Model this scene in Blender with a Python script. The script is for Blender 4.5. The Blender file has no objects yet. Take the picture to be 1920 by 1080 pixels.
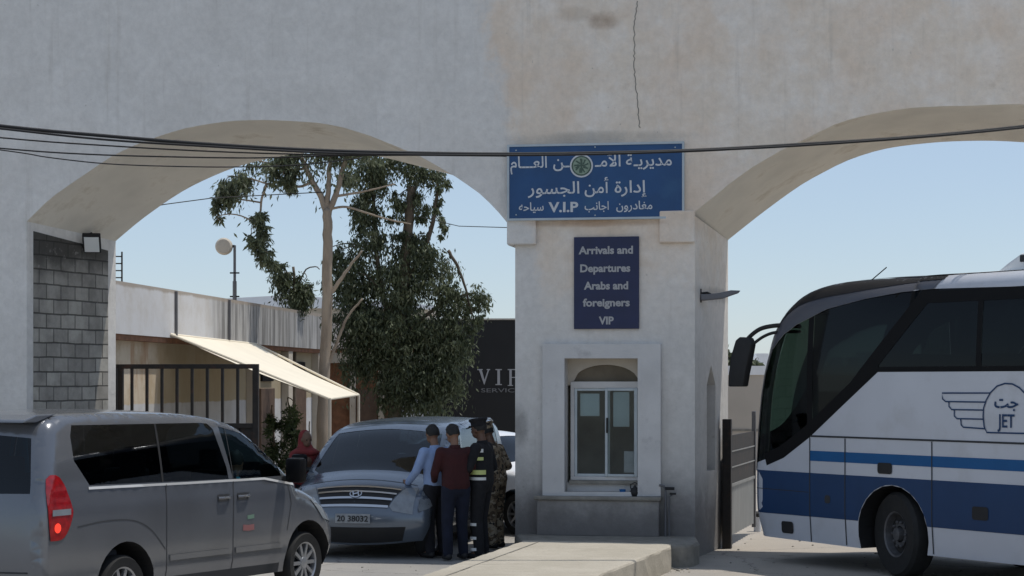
import bpy, bmesh, math, random
from mathutils import Vector, Matrix, geometry
R = math.radians
S = bpy.context.scene
C = S.collection
random.seed(7)

# ------------------------------------------------------------------ camera, sky, sun, exposure
F, HZ, H = 3600.0, 715.0, 2.3            # focal length and horizon row in photo pixels, eye height
cam = bpy.data.objects.new('camera', bpy.data.cameras.new('camera'))
C.objects.link(cam); S.camera = cam
cam.location = (0, 0, H); cam.rotation_euler = (R(90), 0, 0)
cam.data.sensor_width = 36; cam.data.lens = 36 * F / 1920
cam.data.shift_y = (HZ - 540) / 1920
cam.data.clip_start = .1; cam.data.clip_end = 3000
SUN_D = Vector((.3565, .104, 1)).normalized()
w = bpy.data.worlds.new("World"); S.world = w; w.use_nodes = True
nt = w.node_tree
sky = nt.nodes.new('ShaderNodeTexSky'); sky.sky_type = 'NISHITA'; sky.sun_disc = False
sky.sun_elevation = math.asin(SUN_D.z); sky.sun_rotation = math.atan2(SUN_D.x, SUN_D.y)
sky.air_density = .85; sky.dust_density = .3; sky.ozone_density = 3.0; sky.altitude = 0
hz = nt.nodes.new('ShaderNodeMix'); hz.data_type = 'RGBA'; hz.inputs[0].default_value = .45
hz.inputs[7].default_value = (4.9, 5.75, 6.9, 1); nt.links.new(sky.outputs[0], hz.inputs[6])       # thin pale haze evening out the blue
nt.links.new(hz.outputs[2], nt.nodes['Background'].inputs[0])
nt.nodes['Background'].inputs[1].default_value = .115
sl = bpy.data.lights.new('sun', 'SUN'); sl.energy = 3.2; sl.angle = R(.5); sl.color = (1, .955, .88)
so = bpy.data.objects.new('sun', sl); C.objects.link(so)
so.rotation_euler = SUN_D.to_track_quat('Z', 'Y').to_euler()
S.view_settings.view_transform = 'Standard'; S.view_settings.look = 'None'
S.view_settings.gamma = 1; S.view_settings.exposure = 0

# ------------------------------------------------------------------ materials
def on_plane(px, py, P, h):
    k = (px - 960) / F; u = (k * P[1] - P[0]) / (h[0] - k * h[1]); Y = P[1] + u * h[1]
    return u, H + (HZ - py) * Y / F
def mat(name, col, rough=.7, metal=0., var=.12, scale=4., bump=0., bscale=60., streak=None, coat=0., inner=None, spec=.5, two=None, twof=.5, twos=1.5):
    m = bpy.data.materials.new(name); m.use_nodes = True
    n = m.node_tree.nodes; l = m.node_tree.links; b = n['Principled BSDF']
    b.inputs['Roughness'].default_value = rough; b.inputs['Metallic'].default_value = metal
    b.inputs['Specular IOR Level'].default_value = spec
    if coat: b.inputs['Coat Weight'].default_value = coat; b.inputs['Coat Roughness'].default_value = .08
    tc = n.new('ShaderNodeTexCoord'); mp = n.new('ShaderNodeMapping'); l.new(tc.outputs['Object'], mp.inputs[0])
    if streak: mp.inputs['Scale'].default_value = streak
    nz = n.new('ShaderNodeTexNoise'); nz.inputs['Scale'].default_value = scale; nz.inputs['Detail'].default_value = 6
    l.new(mp.outputs[0], nz.inputs[0])
    rp = n.new('ShaderNodeMapRange'); rp.inputs[1].default_value = .3; rp.inputs[2].default_value = .7
    rp.inputs[3].default_value = 1 - var; rp.inputs[4].default_value = 1 + var; l.new(nz.outputs[0], rp.inputs[0])
    mx = n.new('ShaderNodeMix'); mx.data_type = 'RGBA'; mx.blend_type = 'MULTIPLY'; mx.inputs[0].default_value = 1
    mx.inputs[6].default_value = (*col, 1); l.new(rp.outputs[0], mx.inputs[7])
    out = mx.outputs[2]
    if two:
        n2 = n.new('ShaderNodeTexNoise'); n2.inputs['Scale'].default_value = twos; n2.inputs['Detail'].default_value = 8; n2.inputs['Roughness'].default_value = .65
        l.new(mp.outputs[0], n2.inputs[0])
        r2 = n.new('ShaderNodeMapRange'); r2.inputs[1].default_value = twof - .08; r2.inputs[2].default_value = twof + .1; l.new(n2.outputs[0], r2.inputs[0])
        m2 = n.new('ShaderNodeMix'); m2.data_type = 'RGBA'; l.new(r2.outputs[0], m2.inputs[0]); l.new(out, m2.inputs[6]); m2.inputs[7].default_value = (*two, 1)
        out = m2.outputs[2]
    if inner:
        g = n.new('ShaderNodeNewGeometry'); m3 = n.new('ShaderNodeMix'); m3.data_type = 'RGBA'
        l.new(g.outputs['Backfacing'], m3.inputs[0]); l.new(out, m3.inputs[6]); m3.inputs[7].default_value = (*inner, 1); out = m3.outputs[2]
    l.new(out, b.inputs['Base Color'])
    if bump:
        nb = n.new('ShaderNodeTexNoise'); nb.inputs['Scale'].default_value = bscale; nb.inputs['Detail'].default_value = 4
        l.new(tc.outputs['Object'], nb.inputs[0]); bp = n.new('ShaderNodeBump'); bp.inputs['Strength'].default_value = bump
        bp.inputs['Distance'].default_value = .02; l.new(nb.outputs[0], bp.inputs['Height']); l.new(bp.outputs[0], b.inputs['Normal'])
    return m

def glass(name, tint, gloss=1.0, rough=.02):
    m = bpy.data.materials.new(name); m.use_nodes = True
    n = m.node_tree.nodes; l = m.node_tree.links; n.remove(n['Principled BSDF'])
    t = n.new('ShaderNodeBsdfTransparent'); t.inputs[0].default_value = (*tint, 1)
    g = n.new('ShaderNodeBsdfGlossy'); g.inputs['Roughness'].default_value = rough; g.inputs[0].default_value = (.9 * gloss, .95 * gloss, gloss, 1)
    f = n.new('ShaderNodeFresnel'); f.inputs[0].default_value = 1.45
    x = n.new('ShaderNodeMixShader'); l.new(f.outputs[0], x.inputs[0]); l.new(t.outputs[0], x.inputs[1]); l.new(g.outputs[0], x.inputs[2])
    l.new(x.outputs[0], n['Material Output'].inputs[0]); return m

class G:
    "small node-graph helper for the few richer materials"
    def __init__(s, name, rough=.85):
        s.m = bpy.data.materials.new(name); s.m.use_nodes = True; s.n = s.m.node_tree.nodes; s.l = s.m.node_tree.links
        s.b = s.n['Principled BSDF']; s.b.inputs['Roughness'].default_value = rough
        s.tc = s.n.new('ShaderNodeTexCoord').outputs['Object']
        sp = s.n.new('ShaderNodeSeparateXYZ'); s.l.new(s.tc, sp.inputs[0]); s.x, s.y, s.z = sp.outputs
    def inp(s, sock, v):
        if hasattr(v, 'is_output'): s.l.new(v, sock)
        elif isinstance(v, tuple): sock.default_value = (*v, 1) if len(v) == 3 else v
        else: sock.default_value = v
    def math(s, op, a, b=0.):
        k = s.n.new('ShaderNodeMath'); k.operation = op; s.inp(k.inputs[0], a); s.inp(k.inputs[1], b); return k.outputs[0]
    def noise(s, scale, detail=6, rough=.6, stretch=(1, 1, 1)):
        mp = s.n.new('ShaderNodeMapping'); mp.inputs['Scale'].default_value = stretch; s.l.new(s.tc, mp.inputs[0])
        k = s.n.new('ShaderNodeTexNoise'); k.inputs['Scale'].default_value = scale; k.inputs['Detail'].default_value = detail
        k.inputs['Roughness'].default_value = rough; s.l.new(mp.outputs[0], k.inputs[0]); return k.outputs[0]
    def ramp(s, v, a, b, lo=0., hi=1.):
        k = s.n.new('ShaderNodeMapRange'); k.interpolation_type = 'SMOOTHSTEP'; s.inp(k.inputs[0], v)
        for i, q in zip((1, 2, 3, 4), (a, b, lo, hi)): k.inputs[i].default_value = q
        return k.outputs[0]
    def mix(s, f, a, b, mode='MIX'):
        k = s.n.new('ShaderNodeMix'); k.data_type = 'RGBA'; k.blend_type = mode; s.inp(k.inputs[0], f); s.inp(k.inputs[6], a); s.inp(k.inputs[7], b); return k.outputs[2]
    def done(s, col, bump=None, strength=.3, dist=.02):
        s.inp(s.b.inputs['Base Color'], col)
        if bump is not None:
            k = s.n.new('ShaderNodeBump'); k.inputs['Strength'].default_value = strength; k.inputs['Distance'].default_value = dist
            s.l.new(bump, k.inputs['Height']); s.l.new(k.outputs[0], s.b.inputs['Normal'])
        return s.m

def gate_plaster():
    g = G('old_painted_plaster', .9)
    n1 = g.noise(.55); n2 = g.noise(1.6, 8, .7); n3 = g.noise(9, 8, .7)
    white = g.mix(g.ramp(n2, .35, .7), (.66, .635, .60), (.74, .715, .68))
    # bare weathered area right of a ragged edge, above the booth
    edge = g.math('ADD', g.x, g.math('MULTIPLY', g.math('SUBTRACT', n2, .5), 1.1))
    edge = g.math('ADD', edge, g.math('MULTIPLY', g.math('SUBTRACT', g.z, 5.0), .19))
    mx = g.ramp(edge, -.12, .2)
    mz = g.ramp(g.math('ADD', g.z, g.math('MULTIPLY', n1, 1.5)), 3.2, 5.0)
    msk = g.math('MULTIPLY', mx, mz)
    worn = g.mix(g.ramp(n2, .3, .62), (.82, .765, .70), (.74, .645, .54))
    worn = g.mix(g.ramp(n1, .42, .64, 0, .6), worn, (.72, .57, .44))
    worn = g.mix(g.ramp(g.noise(.9, 9, .75), .58, .72, 0, .55), worn, (.50, .40, .31))
    col = g.mix(msk, white, worn)
    speck = g.ramp(g.noise(14, 3, .5), .70, .76, 0, .45)
    col = g.mix(speck, col, (.3, .27, .24))
    streak = g.ramp(g.noise(3, 6, .6, (2.2, 2.2, .12)), .55, .75, 0, .30)
    patch = g.ramp(g.noise(.75, 2, .3), .60, .615, 0, .16); col = g.mix(patch, col, (.72, .71, .69))
    col = g.mix(streak, col, (.40, .36, .31))
    col = g.mix(g.ramp(g.math('ADD', g.z, g.math('MULTIPLY', n1, 1.6)), 5.2, 1.2, 0, .55), col, (.42, .41, .395))  # wall greyed downward: dimmer light lower down put into the colour
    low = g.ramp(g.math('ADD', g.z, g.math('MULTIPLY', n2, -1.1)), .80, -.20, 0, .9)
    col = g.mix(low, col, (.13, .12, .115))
    def spot(u, z, ru, rz, a, c, col):
        dx = g.math('DIVIDE', g.math('SUBTRACT', g.x, u), ru); dz = g.math('DIVIDE', g.math('SUBTRACT', g.z, z), rz)
        d = g.math('ADD', g.math('ADD', g.math('MULTIPLY', dx, dx), g.math('MULTIPLY', dz, dz)), g.math('MULTIPLY', g.math('SUBTRACT', n2, .5), 3.))
        return g.mix(g.ramp(d, 1.2, -.2, 0, a), col, c)
    for q_ in (((1130, 38), .24, .15, .75, (.30, .20, .13)), ((1080, 25), .3, .12, .35, (.4, .3, .2)), ((1120, 258), 1.3, .10, .5, (.30, .28, .24)), ((972, 800), .16, .32, .55, (.16, .15, .14)), ((1120, 418), 1.0, .06, .6, (.42, .25, .14)), ((165, 425), .45, .18, .8, (.10, .09, .08)), ((1330, 545), .2, .12, .5, (.2, .18, .16))):
        (px_, py_), ru_, rz_, a_, c_ = q_; u_, z_ = on_plane(px_, py_, (.0423, 25.4), (math.cos(R(11)), -math.sin(R(11)))); col = spot(u_, z_, ru_, rz_, a_, c_, col)
    fine = g.ramp(n3, .2, .8, .9, 1.08)
    col = g.mix(1., col, fine, 'MULTIPLY')
    return g.done(col, g.math('ADD', n3, g.math('MULTIPLY', n2, 2.)), .35, .03)

def road_mat():
    g = G('dusty_asphalt', .93)
    n1 = g.noise(.35, 8, .65); n2 = g.noise(3, 8, .7); n3 = g.noise(60, 4, .7)
    col = g.mix(g.ramp(n1, .35, .65), (.27, .26, .245), (.36, .335, .30))
    col = g.mix(g.ramp(n2, .55, .75, 0, .5), col, (.14, .135, .13))
    x = g.ramp(g.x, 1.5, 3.2); col = g.mix(g.math('MULTIPLY', x, .7), col, (.40, .35, .29))
    col = g.mix(g.ramp(g.noise(.8, 4, .6, (1, .12, 1)), .6, .72, 0, .4), col, (.12, .115, .11))
    vo = g.n.new('ShaderNodeTexVoronoi'); vo.feature = 'DISTANCE_TO_EDGE'; vo.inputs['Scale'].default_value = .55; dj = g.n.new('ShaderNodeVectorMath'); dj.operation = 'ADD'
    cx_ = g.n.new('ShaderNodeCombineXYZ'); g.l.new(g.math('MULTIPLY', n2, .5), cx_.inputs[0]); g.l.new(g.math('MULTIPLY', n2, .5), cx_.inputs[1]); g.l.new(g.tc, dj.inputs[0]); g.l.new(cx_.outputs[0], dj.inputs[1]); g.l.new(dj.outputs[0], vo.inputs['Vector'])
    col = g.mix(g.ramp(vo.outputs['Distance'], .0, .012, .6, 0), col, (.07, .065, .06))
    col = g.mix(g.ramp(g.noise(1.6, 3, .5), .66, .72, 0, .45), col, (.09, .085, .08))
    col = g.mix(1., col, g.ramp(n3, .2, .8, .8, 1.2), 'MULTIPLY')
    return g.done(col, n3, .5, .01)

def island_mat():
    g = G('worn_concrete', .92)
    n1 = g.noise(.9, 8, .7); n2 = g.noise(5, 8, .7); n3 = g.noise(50, 4, .7)
    col = g.mix(g.ramp(n1, .35, .65), (.38, .345, .28), (.46, .42, .35))
    col = g.mix(g.ramp(n2, .55, .75, 0, .5), col, (.31, .27, .215))
    col = g.mix(g.ramp(g.noise(1.2, 5, .6, (.5, 3, 1)), .62, .75, 0, .5), col, (.28, .25, .2))
    col = g.mix(g.ramp(g.noise(9, 6, .6), .66, .72, 0, .5), col, (.2, .18, .15))
    col = g.mix(1., col, g.ramp(n3, .2, .8, .86, 1.14), 'MULTIPLY')
    return g.done(col, g.math('ADD', n3, g.math('MULTIPLY', n2, 2)), .4, .012)

def block_mat():
    "grey concrete block infill; object x runs along the courses, z up"
    g = G('concrete_blocks', .95)
    cb = g.n.new('ShaderNodeCombineXYZ')
    g.l.new(g.math('ADD', g.y, g.x), cb.inputs[0]); g.l.new(g.math('ADD', g.z, g.math('MULTIPLY', g.noise(1.2), .05)), cb.inputs[1])
    k = g.n.new('ShaderNodeTexBrick'); g.l.new(cb.outputs[0], k.inputs[0])
    k.inputs['Scale'].default_value = 1; k.inputs['Brick Width'].default_value = .40; k.inputs['Row Height'].default_value = .205
    k.inputs['Mortar Size'].default_value = .013; k.inputs['Mortar Smooth'].default_value = .4; k.inputs['Bias'].default_value = 0
    k.inputs['Color1'].default_value = (.37, .35, .31, 1); k.inputs['Color2'].default_value = (.255, .24, .215, 1); k.inputs['Mortar'].default_value = (.10, .095, .085, 1)
    col = g.mix(1., k.outputs['Color'], g.ramp(g.noise(2.5, 8, .7), .3, .7, .72, 1.2), 'MULTIPLY')
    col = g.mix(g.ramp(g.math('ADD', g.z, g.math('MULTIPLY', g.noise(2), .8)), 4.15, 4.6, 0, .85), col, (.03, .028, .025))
    col = g.mix(g.ramp(g.noise(7, 5), .6, .72, 0, .6), col, (.3, .28, .26))
    h = g.math('SUBTRACT', g.math('MULTIPLY', g.noise(40), .3), k.outputs['Fac'])
    return g.done(col, h, .8, .02)

def building_mat(name, dado):
    g = G(name, .9); n = g.noise(1.4, 8, .7)
    up = g.mix(g.ramp(n, .4, .65), (.55, .47, .36), (.42, .33, .22))
    up = g.mix(g.ramp(g.noise(2, 6, .6, (1, 1, .25)), .55, .7, 0, .7), up, (.33, .17, .08))
    lo = g.mix(g.ramp(n, .4, .7), (.50, .50, .51), (.40, .39, .38))
    up = g.mix(g.ramp(g.x, 2.6, 4.2, 0, .75), up, (.30, .25, .16))  # upper wall turned olive from the awning on, its shade painted in
    t = g.ramp(g.math('ADD', g.z, g.math('MULTIPLY', n, .1)), dado, dado + .03)
    col = g.mix(t, lo, up)
    return g.done(col, n, .2)

def parapet_mat():
    g = G('streaked_cement', .9); n = g.noise(1.5, 8, .7)
    a = g.mix(g.ramp(n, .4, .7), (.55, .55, .56), (.48, .46, .44))
    s = g.noise(2.6, 8, .75, (1.6, 1.6, .10))
    b = g.mix(g.ramp(s, .42, .60), (.16, .155, .15), (.40, .39, .38))
    b = g.mix(g.ramp(g.noise(7, 4, .6, (1, 1, .06)), .5, .7, 0, .6), b, (.5, .5, .5))
    t = g.ramp(g.math('ADD', g.x, g.math('MULTIPLY', s, 1.)), 5.8, 6.9)
    col = g.mix(t, a, b)
    top = g.ramp(g.math('ADD', g.z, g.math('MULTIPLY', n, .12)), 3.87, 3.92, 0, .8)
    col = g.mix(top, col, (.3, .25, .2))
    return g.done(col, s, .4)

def camo_mat():
    g = G('desert_camouflage_cloth', .95)
    v = g.noise(14, 2, .5); v2 = g.noise(9, 2, .4, (1, 1, 1.6)); v3 = g.noise(23, 2, .4)
    col = g.mix(g.ramp(v, .48, .52), (.30, .23, .15), (.12, .085, .055))
    col = g.mix(g.ramp(v2, .55, .58), col, (.45, .38, .28)); col = g.mix(g.ramp(v3, .6, .63), col, (.045, .04, .035))
    return g.done(col)

def leaf_mat(name, a, b, c):
    g = G(name, .55)
    oi = g.n.new('ShaderNodeAttribute'); oi.attribute_name = 'tone'; f = oi.outputs['Fac']
    col = g.mix(g.ramp(f, .0, .75), a, b); col = g.mix(g.ramp(f, .8, 1.), col, c)
    g.done(col); tr = g.n.new('ShaderNodeBsdfTranslucent'); g.l.new(col, tr.inputs[0]); mx = g.n.new('ShaderNodeMixShader'); mx.inputs[0].default_value = .35
    g.l.new(g.b.outputs[0], mx.inputs[1]); g.l.new(tr.outputs[0], mx.inputs[2]); g.l.new(mx.outputs[0], g.n['Material Output'].inputs[0]); return g.m

M = {}
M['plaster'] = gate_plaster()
M['soffit'] = mat('soffit_plaster', (.74, .70, .62), .9, var=.1, scale=1.5, bump=.2, two=(.52, .46, .37), twof=.62)
M['trim'] = mat('white_trim_plaster', (.56, .55, .54), .85, var=.08, scale=3, bump=.2, two=(.38, .37, .37), twof=.66, twos=2.5)
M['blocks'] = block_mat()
M['road'] = road_mat(); M['island'] = island_mat()
M['kerb'] = mat('kerb_concrete', (.24, .225, .195), .92, var=.2, scale=8, bump=.4)
M['blue'] = mat('sign_blue', (.009, .062, .18), .45, var=.14, scale=2.5, two=(.02, .085, .20), twof=.62)
M['navy'] = mat('sign_navy', (.006, .012, .060), .4, var=.15, scale=4, two=(.02, .022, .07), twof=.63)
M['alu'] = mat('dull_aluminium', (.42, .47, .5), .45, .4, var=.1)
M['signwhite'] = mat('sign_white', (.55, .57, .6), .6, var=.1, scale=12)
M['ink'] = mat('pale_lettering', (.36, .36, .37), .6, var=.05)
M['black'] = mat('black_rubber', (.012, .012, .013), .7, var=.2)
M['blackgloss'] = mat('black_gloss', (.005, .005, .006), .45, var=.1, spec=.12)
M['blackcloth'] = mat('black_cloth', (.010, .010, .012), .95, var=.3, scale=12, bump=.4, bscale=14)
M['fan'] = mat('fanlight_board', (.15, .125, .09), .8, var=.2, scale=4)
M['darkmetal'] = mat('dark_painted_metal', (.022, .017, .014), .6, .2, var=.3, scale=12, two=(.07, .03, .018), twof=.62, twos=5)
M['grey'] = mat('grey_metal', (.14, .14, .15), .5, .3, var=.15)
M['chrome'] = mat('chrome', (.55, .56, .58), .18, 1., var=.05)
M['silver'] = mat('silver_paint', (.15, .158, .175), .2, .5, var=.09, scale=1.4, coat=.5, inner=(.03, .03, .03))
M['silverblue'] = mat('pale_blue_silver_paint', (.13, .155, .19), .24, .4, var=.08, scale=1.6, coat=.5, inner=(.03, .03, .03))
M['whitecar'] = mat('white_car_paint', (.75, .76, .78), .3, 0, var=.03, coat=.6, inner=(.05, .05, .05))
M['buswhite'] = mat('bus_white_paint', (.50, .52, .57), .3, 0, var=.05, scale=1.3, coat=.35, inner=(.025, .027, .03), two=(.44, .45, .48), twof=.6)
M['busroof'] = mat('bus_roof_white', (.74, .75, .75), .5, 0, var=.06)
M['busgrey'] = mat('bus_grey_paint', (.075, .08, .10), .35, .2, var=.05, coat=.3)
M['busnavy'] = mat('bus_navy_paint', (.012, .042, .115), .45, 0, var=.06, spec=.3)
M['busblue'] = mat('bus_blue_paint', (.006, .085, .24), .45, 0, var=.06, spec=.3)
M['seam'] = mat('panel_gap', (.03, .032, .036), .8, var=.05)
M['tyre'] = mat('tyre_rubber', (.013, .013, .013), .85, var=.25, scale=14)
M['rim'] = mat('alloy_rim', (.42, .43, .45), .35, .8, var=.08)
M['steelrim'] = mat('painted_steel_rim', (.10, .10, .105), .5, .3, var=.2, scale=20)
M['redlens'] = mat('red_lens', (.28, .006, .008), .15, var=.3, scale=20, coat=.6)
M['clearlens'] = mat('clear_lens', (.20, .22, .24), .12, var=.12, scale=14, coat=.6)
M['vanglass'] = glass('tinted_van_glass', (.17, .185, .19), 1)
M['frontglass'] = glass('front_door_glass', (.55, .68, .68), 1)
M['screenglass'] = glass('windscreen_glass', (.16, .24, .30), 1)
M['busglass'] = glass('tinted_bus_glass', (.035, .045, .047), .5)
M['cabglass'] = glass('bus_cab_glass', (.22, .31, .28), .6)
M['boothglass'] = glass('booth_glass', (.7, .76, .76), 1)
M['seat'] = mat('seat_fabric', (.022, .024, .03), .95, var=.3, scale=8)
M['interior'] = mat('dark_interior_trim', (.018, .018, .02), .9, var=.2)
M['awning'] = mat('cream_canvas', (.76, .69, .56), .85, var=.04, scale=1.5, two=(.74, .68, .55), twof=.64, twos=1.2)
M['house'] = building_mat('shaded_stained_cream_wall', 1.95)
M['parapet'] = parapet_mat()
M['rust'] = mat('rusty_brown_beam', (.20, .09, .045), .8, var=.3, scale=6)
M['wood'] = mat('brown_door_paint', (.10, .062, .042), .7, var=.25, scale=5)
M['boothwall'] = mat('booth_inner_wall', (.55, .52, .44), .9, var=.25, scale=2)
M['cream'] = mat('cream_plaster', (.50, .45, .38), .9, var=.1, scale=3, two=(.38, .31, .24), twof=.62)
M['sheetroof'] = mat('white_roof_sheet', (.8, .8, .8), .6, var=.05)
M['darkfront'] = mat('charcoal_cladding', (.012, .012, .0125), .75, var=.12, scale=2)
M['bark'] = mat('pale_eucalyptus_bark', (.30, .245, .19), .9, var=.2, scale=5, bump=.4, streak=(1, 1, .25), two=(.17, .13, .10), twof=.6, twos=3)
M['bark2'] = mat('dark_bark', (.12, .095, .07), .9, var=.3, scale=6, bump=.4)
M['leafA'] = leaf_mat('eucalyptus_leaves', (.06, .072, .042), (.15, .175, .10), (.32, .34, .25))
M['leafB'] = leaf_mat('dense_dark_leaves', (.038, .050, .026), (.115, .138, .072), (.27, .29, .19))
M['leafC'] = leaf_mat('bush_leaves', (.03, .05, .018), (.07, .10, .04), (.14, .18, .08))
M['skin'] = mat('brown_skin', (.22, .115, .07), .55, var=.08)
M['skindark'] = mat('dark_brown_skin', (.13, .068, .042), .55, var=.08)
M['hair'] = mat('black_hair', (.010, .009, .008), .7, var=.3, scale=30)
M['shirtblue'] = mat('light_blue_shirt_cloth', (.26, .35, .55), .9, var=.08, scale=9, bump=.35, bscale=18)
M['maroon'] = mat('maroon_shirt_cloth', (.038, .006, .007), .9, var=.15, scale=9, bump=.35, bscale=18)
M['redscarf'] = mat('dark_red_scarf_cloth', (.16, .018, .018), .85, var=.25, scale=9, bump=.3, bscale=25)
M['jeans'] = mat('navy_jeans', (.006, .009, .022), .95, var=.35, scale=6, bump=.4, bscale=14)
M['charcoal'] = mat('charcoal_trousers', (.012, .012, .016), .95, var=.3, scale=6, bump=.4, bscale=14)
M['hiviz'] = mat('hi_visibility_tape', (.50, .55, .20), .5, var=.1)
M['reflect'] = mat('reflective_tape', (.62, .63, .62), .4, var=.1)
M['eye'] = mat('dark_eyes', (.02, .015, .012), .2)
M['visor'] = mat('dark_visor_paint', (.012, .012, .014), .55, var=.1, spec=.2)
M['belt'] = mat('belt_highlight_paint', (.72, .72, .72), .35, .2, var=.05)  # light paint gives the belt line its sunlit highlight
M['brake'] = mat('lit_brake_lamp', (.8, .05, .03), .3)
M['brake'].node_tree.nodes['Principled BSDF'].inputs['Emission Color'].default_value = (1, .06, .03, 1); M['brake'].node_tree.nodes['Principled BSDF'].inputs['Emission Strength'].default_value = .7
M['teal'] = mat('teal_shirt_cloth', (.05, .30, .38), .9, var=.1)
M['plate'] = mat('dusty_number_plate', (.26, .27, .28), .6, var=.2, scale=20)
M['camo'] = camo_mat()
M['paper'] = mat('pale_paper', (.55, .62, .63), .8, var=.04)
M['paperlight'] = mat('frosted_lamp_glass', (.85, .88, .88), .3, var=.03)
M['beige'] = mat('beige_perimeter_wall', (.47, .42, .36), .9, var=.08, scale=1)
M['corr'] = mat('weathered_sheet_metal', (.26, .26, .25), .55, .2, var=.15, scale=3, streak=(1, 1, .3))
M['emblem'] = mat('pale_green_emblem', (.22, .29, .22), .6, var=.2, scale=30)
M['emblemd'] = mat('emblem_dark_green', (.06, .10, .075), .6, var=.2, scale=30)

# ------------------------------------------------------------------ mesh helpers
class MB:
    def __init__(s): s.v = []; s.f = []; s.mi = []; s.cur = 0
    def add(s, vs, fs):
        o = len(s.v); s.v += [tuple(p) for p in vs]; s.f += [tuple(i + o for i in f) for f in fs]; s.mi += [s.cur] * len(fs); return s
    def box(s, a, b, mtx=None):
        (x0, y0, z0), (x1, y1, z1) = a, b
        P = [Vector(p) for p in ((x0, y0, z0), (x1, y0, z0), (x1, y1, z0), (x0, y1, z0), (x0, y0, z1), (x1, y0, z1), (x1, y1, z1), (x0, y1, z1))]
        if mtx: P = [mtx @ p for p in P]
        return s.add(P, [(0, 3, 2, 1), (4, 5, 6, 7), (0, 1, 5, 4), (1, 2, 6, 5), (2, 3, 7, 6), (3, 0, 4, 7)])
    def tube(s, pts, r, n=8, caps=True):
        pts = [Vector(p) for p in pts]; rr = r if isinstance(r, (list, tuple)) else [r] * len(pts)
        vs = []; a = None
        for i, p in enumerate(pts):
            t = (pts[min(i + 1, len(pts) - 1)] - pts[max(i - 1, 0)]).normalized()
            if a is None: a = t.orthogonal().normalized()
            a = (a - t * a.dot(t)).normalized(); b = t.cross(a)
            vs += [p + (a * math.cos(2 * math.pi * k / n) + b * math.sin(2 * math.pi * k / n)) * rr[i] for k in range(n)]
        fs = [(i * n + k, i * n + (k + 1) % n, (i + 1) * n + (k + 1) % n, (i + 1) * n + k) for i in range(len(pts) - 1) for k in range(n)]
        if caps: fs += [tuple(reversed(range(n))), tuple(range((len(pts) - 1) * n, len(pts) * n))]
        return s.add(vs, fs)
    def lathe(s, prof, n=32, mtx=Matrix()):
        "profile of (radius, y) turned about the Y axis"
        vs = [mtx @ Vector((r * math.cos(2 * math.pi * k / n), y, r * math.sin(2 * math.pi * k / n))) for r, y in prof for k in range(n)]
        fs = [(i * n + k, i * n + (k + 1) % n, (i + 1) * n + (k + 1) % n, (i + 1) * n + k) for i in range(len(prof) - 1) for k in range(n)]
        return s.add(vs, fs)
    def sphere(s, c, r, n=12, m=8, sc=(1, 1, 1), mtx=Matrix()):
        vs = []; fs = []
        for i in range(m + 1):
            t = math.pi * i / m
            for k in range(n):
                p = 2 * math.pi * k / n
                vs.append(Vector(c) + mtx @ Vector((r * sc[0] * math.sin(t) * math.cos(p), r * sc[1] * math.sin(t) * math.sin(p), r * sc[2] * math.cos(t))))
        for i in range(m):
            for k in range(n): fs.append((i * n + k, (i + 1) * n + k, (i + 1) * n + (k + 1) % n, i * n + (k + 1) % n))
        return s.add(vs, fs)
    def prism(s, poly, fn, thick):
        "flat polygon (2D) mapped by fn(a, b, depth) and given a thickness"
        n = len(poly)
        vs = [fn(a, b, 0) for a, b in poly] + [fn(a, b, thick) for a, b in poly]
        return s.add(vs, [tuple(range(n)), tuple(range(2 * n - 1, n - 1, -1))] + [(i, i + n, (i + 1) % n + n, (i + 1) % n) for i in range(n)])
    def build(s, name, m, parent=None, smooth=False, bevel=0, merge=0, flip=None):
        me = bpy.data.meshes.new(name); me.from_pydata(s.v, [], s.f); me.update()
        for x in (m if isinstance(m, (list, tuple)) else [m]): me.materials.append(M[x] if isinstance(x, str) else x)
        if any(s.mi): me.polygons.foreach_set('material_index', s.mi)
        if merge or flip is not None or bevel:
            b = bmesh.new(); b.from_mesh(me)
            if merge: bmesh.ops.remove_doubles(b, verts=b.verts, dist=merge)
            if flip is not None: bmesh.ops.recalc_face_normals(b, faces=b.faces)
            if bevel:
                bmesh.ops.recalc_face_normals(b, faces=b.faces)
                es = [e for e in b.edges if len(e.link_faces) == 2 and e.calc_face_angle() > .6]
                bmesh.ops.bevel(b, geom=es, offset=bevel, segments=2, affect='EDGES', profile=.5)
            b.to_mesh(me); b.free()
        if smooth:
            me.polygons.foreach_set('use_smooth', [True] * len(me.polygons))
            if smooth != 'all': me.set_sharp_from_angle(angle=R(smooth if smooth > 1 else 38))
        o = bpy.data.objects.new(name, me); C.objects.link(o)
        if parent: o.parent = parent
        return o

def tag(o, label=None, cat=None, group=None, kind=None):
    if label: o['label'] = label
    if cat: o['category'] = cat
    if group: o['group'] = group
    if kind: o['kind'] = kind
    return o
def thing(name, label, cat, loc=(0, 0, 0), rz=0, group=None):
    o = bpy.data.objects.new(name, None); C.objects.link(o); o.location = loc; o.rotation_euler = (0, 0, rz)
    o.empty_display_size = .2
    return tag(o, label, cat, group)
def copy_tree(o, parent=None):
    c = o.copy(); C.objects.link(c)
    if parent: c.parent = parent
    for ch in list(o.children): copy_tree(ch, c)
    return c

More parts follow.
